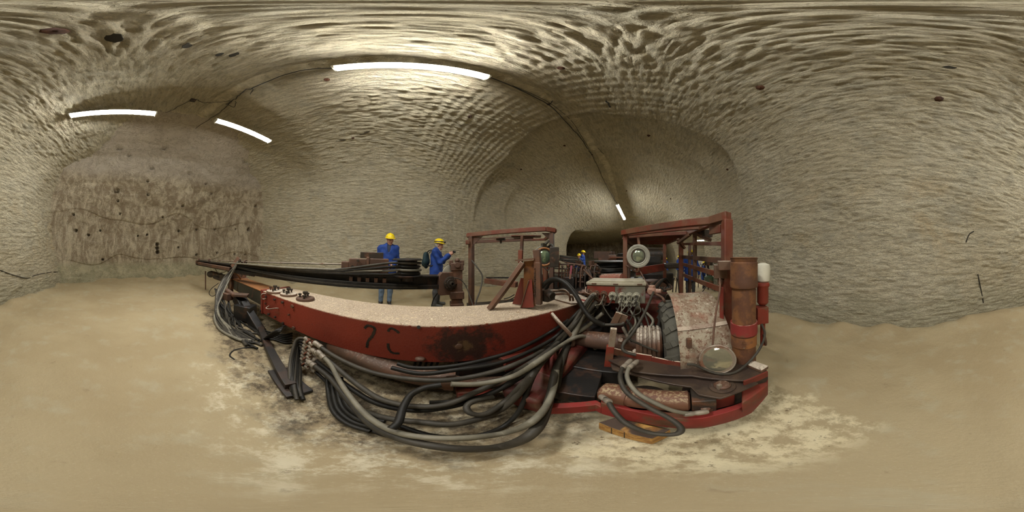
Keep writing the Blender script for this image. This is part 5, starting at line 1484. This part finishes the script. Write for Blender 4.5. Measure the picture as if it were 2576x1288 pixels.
# 2: person photographing with a small camera
f2 = foot(1098, 769)
th2 = face_to(.97, -.22)
r2, D2, _ = person(f2, th2, dict(head=(.07, 0, 1.60), neck=(.03, 0, 1.46), chest=(.0, 0, 1.27), elL=(.13, .19, 1.18), elR=(.13, -.20, 1.17), wrL=(.35, .05, 1.36), wrR=(.34, -.07, 1.36),
       toL=(.17, .14, .035), anL=(.0, .11, .085)), 1.70, 'person photographing to the right in blue coat, dark backpack and strapped yellow helmet', head_dir=(1, 0, -.18), strap=True,
       trousers=M_dtrou, shoes=M_boot, hands=dict(L=((.75, -.1, .55), (.1, .8, .3), .75), R=((.75, .1, .55), (.1, -.8, .3), .75)), res=.012, coat_len=.80)
def loc2w(root, p):
    return root.matrix_basis @ Vector(p) if False else Vector(root.location) + Matrix.Rotation(root.rotation_euler.z, 3, 'Z') @ Vector(p)
k2 = 1.70 / 1.78
cp = loc2w(r2, ((D2['wrL'] + D2['wrR']) / 2 + np.array([.10, .01, .07])))
camera_thing = thing('camera', cp, 'small black camera held up in both hands of the photographing person', 'camera', rz=th2)
MB().box((0, 0, 0), (.035, .11, .065)).build('camera_body', M_blackp, camera_thing, bevel=.006, local=True)
MB().lathe((.015, 0, 0), (1, 0, 0), [(0, .026), (.03, .026), (.032, .020)], 20).build('camera_lens', M_blackp, camera_thing, local=True)
MB().box((-.02, .0, .005), (.004, .07, .045)).build('camera_screen', M_glassw, camera_thing, local=True)
bp = loc2w(r2, D2['chest'] + np.array([-.27, 0, -.03]))
bag = thing('backpack', bp, 'dark blue-green backpack on the back of the photographing person', 'backpack', rz=th2)
M_bag = plain_mat('dark teal backpack cloth', (.012, .035, .04), .8, bump=.004, bscale=30)
skin('pack', lambda P: sd_ell(P, (0, 0, -.02), (.085, .15, .21)) + .006 * np.sin(P[:, 2] * 30), np.array([-.13, -.2, -.27]), np.array([.12, .2, .24]), .012, M_bag, bag)
skin('front_pocket', lambda P: sd_ell(P, (-.05, 0, -.09), (.06, .11, .10)), np.array([-.14, -.15, -.22]), np.array([.04, .15, .04]), .012, M_bag, bag)
for s_ in (1, -1):
    MB().tube([(.05, s_ * .09, .17), (.13, s_ * .115, .225), (.24, s_ * .13, .22), (.345, s_ * .13, .12), (.335, s_ * .15, -.02), (.22, s_ * .18, -.14), (.07, s_ * .11, -.15)], .014, 8).build('shoulder_strap', M_blackp, bag, local=True)
# 3: visitor seen from behind through the side rails
f3 = foot(1737, 747)
person(f3, face_to(1, .05), dict(head=(.05, 0, 1.60), elL=(-.02, .29, 1.12), elR=(-.02, -.29, 1.12), wrL=(.02, .31, .86), wrR=(.02, -.31, .86)), 1.66, 'visitor in long blue coat seen from behind through the canopy rails', trousers=M_dtrou, coat_len=.62, face=False, res=.022, hair=M_hairb, head_dir=(1, 0, -.15))
# 4-9: small figures further off
person(foot(1708, 706), face_to(.6, -.8), {}, 1.58, 'visitor in blue coat partly hidden by the front post of the right canopy', trousers=M_dtrou, face=False, res=.026, hair=M_hairb)
person(foot(1675, 706), face_to(.3, .95), {}, 1.45, 'visitor in blue coat hidden behind the rear post of the right canopy', trousers=M_dtrou, face=False, res=.026, hair=M_hairb)
def far(px, py, H, d, label, heading, **k):
    p = at(px, py, d=d); z = p.z - H
    return person((p.x, p.y, z), heading, {}, H / 1.03, label, trousers=M_dtrou, face=False, res=.026, hair=M_hairb, **k)
far(1466, 628, 1.72, 9.5, 'man with yellow helmet standing tallest behind the lever bank', face_to(.4, -.9))
far(1457, 636, 1.66, 9.0, 'visitor with yellow helmet and cap strap in front of the man behind the lever bank', face_to(-.9, -.3))
far(1646, 646, 1.60, 10.5, 'visitor whose yellow helmet shows beside the round grey lamp', face_to(.2, -.9))
far(1772, 655, 1.50, 7.2, 'dark-coated visitor with yellow helmet beside the drill stand', face_to(-.3, -.9))
# ================================================================ SECOND MACHINE BEHIND
m2 = rig
def part2(name, mb, mat, parent=None, **k): return mb.build(name, mat, parent or m2, **k)
c = at(1542, 660, d=3.9)
dm = part2('hose_drum', B().lathe((c.x, c.y, 1.13), (0, 0, 1), [(0, .1), (0, .50), (.02, .51), (.03, .48), (.03, 0)], 48), M_olive)
part2('drum_core', B().cyl((c.x, c.y, .75), (c.x, c.y, 1.13), .34), M_black, dm)
part2('drum_flange', B().lathe((c.x, c.y, .72), (0, 0, 1), [(0, .1), (0, .50), (.03, .50), (.03, 0)], 48), M_black, dm)
for k in range(9):
    z_ = .78 + .037 * k
    pts = [Vector((c.x + math.cos(a) * (.40 + .015 * math.sin(3 * a + k)), c.y + math.sin(a) * (.40 + .015 * math.sin(3 * a + k)), z_ + .015 * math.sin(2 * a + k * 1.7) * (k < 8))) for a in np.linspace(0, 2 * math.pi, 26)]
    part2('coiled_hose', B().tube(pts, .019, 8, res=2), M_hoseD if k % 3 else M_hoseM, dm)
a_, b_ = at(1516, 701, d=3.0), at(1566, 701, d=2.75)
mb = B().lathe(a_, b_ - a_, [(-.02, .05), (0, .09), ((b_ - a_).length, .09), ((b_ - a_).length + .02, .05)], 28)
part2('salmon_tank', mb, metal_mat('salmon painted tank', (.36, .13, .085), rustiness=.35, dark=.2, salt=.5))
c = at(1520, 643, d=4.7)
mb = B(); mb.box(c, (.34, .34, .17), .5); mb.box(c + Vector((0, 0, -.12)), (.5, .3, .12), .5); mb.cyl(c + Vector((-.1, .2, .02)), c + Vector((.1, -.2, .02)), .09); mb.cyl(c + Vector((-.2, -.25, -.06)), c + Vector((-.1, -.45, -.06)), .08)
part2('motor', mb, M_rust, bevel=.01)
for k in range(5): part2('cooling_rib', B().box(c + Vector((-.12 + .06 * k, .05 - .03 * k, .02)), (.015, .38, .20), .5), M_rust)
c = at(1575, 638, d=4.6)
d3 = part2('cable_drum', B().lathe((c.x, c.y, 1.16), (0, 0, 1), [(0, .36), (.02, .36), (.03, .30), (.16, .22), (.18, .1), (.18, 0)], 36), M_black)
for k in range(4): part2('coiled_hose', B().torus((c.x, c.y, 1.20 + .04 * k), (0, 0, 1), .32 - .03 * k, .018, 36, 8), M_hoseD, d3)
mb = B(); mb.box(at(1640, 660, d=5.2), (.9, .5, .42), .3); mb.box(at(1650, 700, d=4.6), (1.2, .8, .4), .3)
part2('engine_block', mb, M_black, bevel=.03)
mb = B(); mb.cyl(at(1612, 640, d=5.4), at(1668, 640, d=5.4), .22); part2('engine_cover', mb, M_dark)
part2('chassis_beam', B().box(at(1560, 712, d=3.7), (2.4, .7, .45), .35), M_black, bevel=.02)
part2('chassis_beam', B().box(at(1430, 712, d=3.4), (.9, .8, .40), .2), M_black, bevel=.02)
part2('cross_pipe', B().cyl(at(1535, 648, d=3.3), at(1575, 648, d=3.1), .018), M_redrust)
part2('green_tank', B().box(at(1605, 712, d=3.2), (.3, .25, .22), .3), metal_mat('dark green tank', (.03, .05, .03), rustiness=.3), bevel=.01)
mb = B(); mb.lathe(at(1640, 722, d=3.0), (0, 0, 1), [(0, .22), (.12, .2), (.14, .1), (.14, 0)], 30); part2('brown_dome', mb, M_rust)
part2('wire_loop', B().torus(at(1650, 708, d=2.9), (0.1, 0, 1), .2, .008, 36, 6), M_rust)
part2('curved_hook', B().torus(at(1584, 706, d=2.6), (-1, -.4, 0), .035, .008, 24, 6, 0, 4.6), M_bright)
mb = B(); mb.lathe(at(1582, 655, d=2.9), (0, 0, 1), [(-.4, .03), (.15, .03)], 12)
part2('column_pipe', mb, M_rust)
# lever bank: many rods, levers and pipes in rows
for k in range(9):
    x = 1404 + k * 7.5
    mb = B(); mb.cyl(at(x, 722, d=2.95), at(x + 3, 665 + (k * 7) % 15, d=2.9), .011, n=8); mb.ell(at(x + 3, 663 + (k * 7) % 15, d=2.9), (.02, .02, .026))
    part2('control_lever', mb, M_rust if k % 3 else M_redrust)
for k in range(6):
    y = 652 + k * 11
    part2('manifold_pipe', B().tube([at(1386, y, d=3.1), at(1412, y + 2, d=3.0), at(1440, y + 1, d=2.95), at(1455 + 3 * k, y + 3, d=2.9)], .014, 8), M_rust if k % 2 else M_hoseM)
for k in range(5):
    x = 1455 + k * 11
    part2('valve_block', B().box(at(x, 662 + (k % 3) * 10, d=3.0), (.08, .07, .09), k), M_rust if k != 2 else M_bright, bevel=.004)
    part2('pipe_bend', B().tube([at(x - 6, 725, d=2.8), at(x - 5, 690 + k * 3, d=2.8), at(x - 2, 672, d=2.85), at(x + 6, 670, d=2.9), at(x + 14, 680, d=2.9)], .014, 8), M_rust if k % 2 else M_dark)
for k in range(6):
    part2('draped_hose', B().tube([at(1468 + k * 3, 678, d=2.7), at(1480 + k * 2, 690 + 3 * k, d=2.6), at(1492 - 2 * k, 706 + k, d=2.5), at(1478 + k * 6, 722, d=2.4)], .014, 8), M_hoseD if k % 2 else M_rust)
for k in range(6):
    part2('bundle_hose', B().tube([at(1408, 643 + k * 2, d=3.6), at(1430, 646 + k * 3, d=3.5), at(1452, 650 + 3 * k, d=3.4), at(1466, 662 + 2 * k, d=3.2)], .018, 8), [M_hoseM, M_hoseD, M_rust][k % 3])
part2('red_handle', B().bar(at(1434, 702, d=2.7), at(1438, 668, d=2.75), .035, .02, up=(1, .5, 0)), metal_mat('crimson handle', (.22, .03, .045)))
for (x1_, y1_, x2_, y2_) in ((1482, 672, 1500, 664), (1484, 680, 1508, 678), (1484, 684, 1510, 686), (1508, 678, 1509, 706), (1480, 690, 1498, 708)):
    part2('frame_bar', B().bar(at(x1_, y1_, d=3.1), at(x2_, y2_, d=3.0), .03, .03), M_rust)
part2('pedestal_lamp', B().lathe(at(1372, 668, d=2.9), (0, 0, 1), [(-.3, .04), (0, .06), (.02, .02)], 16), M_redrust)

# ---- drill stand, barrel and white board in the side gallery
ds = at(1783, 735, d=6.1)
st = thing('drill_stand', (ds.x, ds.y, floor_z(ds.x)), 'dark drill stand with green body in front of the bright wall', 'equipment')
o = Vector((ds.x, ds.y, floor_z(ds.x)))
MB().lathe(o + Vector((0, 0, .35)), (0, 0, 1), [(0, .12), (.05, .18), (.3, .18), (.36, .1)], 24).build('green_body', metal_mat('green drill body', (.05, .09, .045), rustiness=.3), st)
for a in (0, 2.1, 4.2):
    MB().cyl(o + Vector((0, 0, .45)), o + Vector((.38 * math.cos(a), .38 * math.sin(a), .0)), .022).build('leg', M_dark, st)
MB().cyl(o + Vector((0, 0, .5)), o + Vector((.05, .05, 1.3)), .05).build('mast', M_rust, st)
for k in range(3):
    MB().tube([o + Vector((0, 0, 1.25)), o + Vector((-.1, .25 - .1 * k, 1.1)), o + Vector((-.05, .2 - .15 * k, .7)), o + Vector((0, 0, .5))], .02, 8).build('hose', M_hoseD, st)
MB().box(o + Vector((0, 0, 1.2)), (.2, .24, .22), .4).build('head_block', M_dark, st, bevel=.01)
bd_ = at(1763, 664, d=7.6)
wb = thing('notice_board', bd_, 'white notice board behind the visitor beside the side rails', 'sign')
MB().box(bd_, (.03, .34, .44), 0).build('board_panel', plain_mat('white board', (.75, .75, .70), .5, var=.05), wb, bevel=.004)
mb = MB(); mb.box(bd_ + Vector((-.02, .03, .02)), (.006, .02, .12)); mb.box(bd_ + Vector((-.02, -.01, -.03)), (.006, .1, .02)); mb.build('printed_mark', M_blackp, wb)
MB().box(bd_ + Vector((-.02, -.12, .06)), (.006, .03, .10)).build('red_mark', M_collar, wb)
for s_ in (-.12, .12): MB().cyl(Vector((bd_.x, bd_.y + s_, floor_z(bd_.x))), Vector((bd_.x, bd_.y + s_, bd_.z)), .02).build('board_post', M_dark, wb)

# ---- timber block and rubble
wz = .11
pw = [at(1505, 1062, z=wz), at(1592, 1056, z=wz), at(1688, 1080, z=wz), at(1640, 1104, z=wz)]
a_, b_, d_ = pw[0], pw[3], pw[2]
bk = thing('timber_block', ((a_.x + d_.x) / 2, (a_.y + d_.y) / 2, 0), 'yellow-brown timber packing block on the floor under the red bumper', 'wooden block')
def wood_mat():
    m, nt, b = node_mat('yellow pine'); g = NT(nt); pos = g.pos()
    r_ = g.noise(g.mapping(pos, (6, 40, 60)), 1.0, 5, .6, .5); z = g.nz()
    col = g.mix(g.ramp(r_, .4, .62), (.50, .28, .07), (.30, .13, .03))
    col = g.mix(g.math('MULTIPLY', g.ramp(g.noise(pos, 6, 4), .38, .5), g.ramp(z, .4, .8)), col, (.07, .045, .03))
    g.l(col, b.inputs['Base Color']); b.inputs['Roughness'].default_value = .75; g.l(g.bump(r_, .4, .004), b.inputs['Normal']); return m
e1 = (b_ - a_); e2 = (d_ - b_)
q_ = [a_, b_, d_, a_ + e2]
mb = MB().prism([Vector((p.x, p.y, .0)) for p in q_], (0, 0, wz)); tb = mb.build('timber', wood_mat(), bk, bevel=.006)
n0_ = Vector((e1.y, -e1.x, 0)).normalized()
if n0_.dot(Vector((-a_.x, -a_.y, 0))) < 0: n0_ = -n0_
for t in (.3, .55):
    p = a_.lerp(b_, t) + n0_ * .001; MB().box(Vector((p.x, p.y, .055)), (.003, .004, .10), math.atan2(e1.y, e1.x)).build('crack', M_dark, tb)
# ================================================================ CABLES AND ANCHORS ON THE ROOF
def roof_hit(px, py, inset=.03):
    """walk along the sight line until it meets the gallery's roof or wall"""
    r = ray(px, py)
    t = np.linspace(.5, 26, 2600)
    P = np.stack([r[0] * t, r[1] * t, EYE + r[2] * t], 1)
    T = P[:, 0] * CT + P[:, 1] * ST; Nn = -P[:, 0] * ST + P[:, 1] * CT - MID
    zz = P[:, 2] + SLOPE * P[:, 0]
    ks = np.linspace(0, SMAX, 160); nn, hh = section(ks)
    crest = 1 - .27 * sstep(8.8, 13.0, T)
    hroof = np.interp(np.abs(Nn), nn[:np.argmax(nn)], hh[:np.argmax(nn)], right=-9) * crest
    inside = (zz < hroof) | ((np.abs(Nn) < 3.95) & (zz < 1.6))
    i = int(np.argmax(~inside)) if (~inside).any() else len(t) - 1
    return Vector(P[max(i - 1, 0)]) * 1.0
dg = None
def snap(px, py, inset=.02):
    """place on the real relief of the ceiling / walls"""
    from mathutils.bvhtree import BVHTree
    global dg
    if dg is None:
        dg = []
        for o in (ceiling, wall_left, wall_right, bpy.data.objects['wall_end']):
            me = o.data
            n = len(me.vertices); co = np.empty(n * 3, dtype=np.float32); me.vertices.foreach_get('co', co)
            m_ = len(me.polygons); li = np.empty(m_ * 4, dtype=np.int32); me.loops.foreach_get('vertex_index', li)
            dg.append(BVHTree.FromPolygons(co.reshape(-1, 3).tolist(), li.reshape(-1, 4).tolist()))
    r = Vector(ray(px, py)); best = None
    for b in dg:
        h = b.ray_cast(Vector((0, 0, EYE)), r)
        if h[0] is not None and (best is None or h[3] < best[1]): best = (h[0], h[3], h[1])
    if best is None: return roof_hit(px, py), Vector((0, 0, -1))
    n = best[2]
    if n.dot(r) > 0: n = -n
    return best[0] + n * inset, n
M_anchor = metal_mat('rusted anchor plate', (.10, .035, .012), rust=(.045, .018, .008), rustiness=.5, dark=.3, rough=.8)
def where(px, py):
    if py < 180: return 'high in the roof'
    return 'in the roof' if py < 480 else 'in the wall'
anchors = [(140, 78, .075, 'beside the left edge of the view, lying widest in the roof'), (1412, 171, .05, 'in the roof just right of the largest lamp'), (1912, 220, .06, 'in the roof above the right canopy, with a rust run'),
           (2362, 249, .06, 'square and rust-ringed on the bright roof above the right wall'), (1182, 293, .045, 'in the roof below the right end of the largest lamp'), (888, 347, .035, 'in the left wall beside a black crack'), (822, 200, .04, 'just under the left end of the largest lamp'),
           (1830, 426, .04, 'in the right wall above the main canopy post'), (1311, 426, .04, 'in the dim wall above the left canopy'), (1420, 366, .045, 'in the dim stepped roof left of the cable'), (1632, 341, .045, 'in the dim stepped roof right of the cable'),
           (1576, 480, .04, 'just above the distant lamp'), (1687, 500, .04, 'in the roof right of the distant lamp'), (1480, 489, .03, 'in the roof left of the distant lamp'), (1489, 389, .035, 'on the cable run in the dim roof'), (1380, 262, .035, 'where the cable is pinned above the dim roof')]
for (x, y, r, txt) in anchors:
    p, n = snap(x, y, .012)
    th = thing('anchor_plate', p, 'rusty rock anchor plate ' + txt, 'anchor plate', 'rusty rock anchors')
    mb = MB().lathe(p - n * .03, n, [(0, r), (.022, r), (.03, r * .85), (.034, r * .35), (.05, r * .3), (.05, 0)], 7, random.random()); mb.build('plate', M_anchor, th)
    MB().lathe(p + n * .01, n, [(0, r * .3), (.03, r * .3)], 6).build('nut', M_anchor, th)
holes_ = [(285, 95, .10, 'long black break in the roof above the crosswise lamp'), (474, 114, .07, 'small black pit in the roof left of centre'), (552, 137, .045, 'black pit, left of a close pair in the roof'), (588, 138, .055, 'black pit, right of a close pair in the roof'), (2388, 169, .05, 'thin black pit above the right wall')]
M_pit = plain_mat('shadowed pit rock', (.035, .03, .02), .95)  # dark colour carries the shade inside pits and cracks; laid on as thin pieces
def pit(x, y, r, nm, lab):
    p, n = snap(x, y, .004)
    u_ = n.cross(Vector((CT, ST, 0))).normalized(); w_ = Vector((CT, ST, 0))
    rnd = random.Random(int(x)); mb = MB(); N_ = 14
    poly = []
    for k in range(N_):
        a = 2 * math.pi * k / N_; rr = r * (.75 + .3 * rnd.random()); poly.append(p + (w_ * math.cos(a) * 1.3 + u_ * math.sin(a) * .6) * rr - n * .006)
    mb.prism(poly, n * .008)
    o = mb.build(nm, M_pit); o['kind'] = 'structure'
for i, (x, y, r, lab) in enumerate(holes_): pit(x, y, r, 'rock_shade_%d' % (i + 1), lab)

def cable(px, label, r=.008, drop=.0, sag=.0, cat='cable', mat=None):
    pts = []
    px = [(q.x, q.y) for q in spline([(a_, b_, 0) for a_, b_ in px], 5)]
    for i, (x, y) in enumerate(px):
        p, n = snap(x, y, r + .022)
        pts.append(p)
    o = MB().tube(pts, r, 8, res=2).build('ceiling_cable', mat or M_wire); return props(o, label, cat)
cable([(1236, 194), (1262, 204), (1300, 220), (1340, 240), (1384, 265), (1420, 300), (1460, 345), (1488, 388), (1506, 424), (1525, 465), (1545, 500), (1553, 512)], 'black cable running along the roof from the largest lamp to the distant lamp', .011)
cable([(1290, 214), (1345, 238), (1392, 264), (1440, 306), (1475, 362), (1490, 390)], 'thinner second cable beside the main black cable in the dim roof', .006)
cable([(1378, 263), (1386, 256), (1392, 252)], 'short black cable tail at the pin in the dim roof', .008)
cable([(838, 169), (800, 171), (760, 176), (720, 186), (690, 197), (658, 210), (630, 222), (604, 238), (585, 252), (570, 262)], 'dark cable curving along the roof left of the largest lamp', .009)
cable([(585, 252), (560, 275), (530, 297), (505, 312), (492, 322)], 'dark cable dropping over the roof towards the drilled face', .007)
cable([(580, 252), (540, 256), (510, 256), (484, 250), (440, 272), (415, 282)], 'thin cable leading across to the crosswise lamp', .006)
cable([(592, 254), (594, 262), (586, 268), (576, 262), (580, 254)], 'small cable loop hanging at the roof junction', .006)
cable([(636, 220), (634, 228), (630, 236), (637, 226)], 'short looped cable end by the pinned roof cable', .005)
cable([(1526, 252), (1532, 262), (1536, 270)], 'short thick black cable stub in the dim roof', .014)
cable([(1506, 372), (1514, 382), (1520, 386)], 'short black cable stub right of the cable run', .008)
M_ycable = plain_mat('yellow cable', (.50, .38, .06), .6)
yc = []
for (x, y, d_) in [(1580, 546, 10.5), (1605, 546, 10.8), (1630, 545, 11), (1660, 549, 11), (1690, 553, 11)]: yc.append(at(x, y, d=d_))
props(MB().tube(yc, .012, 8, res=5).build('ceiling_cable', M_ycable), 'yellow cable strung from the distant lamp to the right', 'cable')
c = at(1385, 258, d=4.0)
j, n = snap(485, 250, .03)
jb = thing('junction_box', j, 'small grey junction box on the roof between the two crosswise lamps', 'electrical box'); MB().box(j, (.09, .09, .05), .3).build('box_body', M_dark, jb, bevel=.005)
MB().cyl(j, j + Vector((0.05, 0, .0)), .012).build('cable_gland', M_dark, jb)
# cracks in the rock: dark tubes laid on it for their shade
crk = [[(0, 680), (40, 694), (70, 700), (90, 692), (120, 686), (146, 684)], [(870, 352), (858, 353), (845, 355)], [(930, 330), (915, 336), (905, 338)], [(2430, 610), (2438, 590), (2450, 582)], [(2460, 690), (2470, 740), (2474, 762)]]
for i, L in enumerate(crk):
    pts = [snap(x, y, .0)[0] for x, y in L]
    o = MB().tube(pts, .012, 6, res=4).build('rock_shade_%d' % (20 + i), M_pit); o['kind'] = 'structure'
# side-gallery lamp seen through the rails
la = at(1744, 605, d=9.4); lb_ = at(1772, 604, d=9.4)
lamp(la, lb_, 'small distant lamp glowing through the side rails of the right canopy', w=.12, drop=.6)
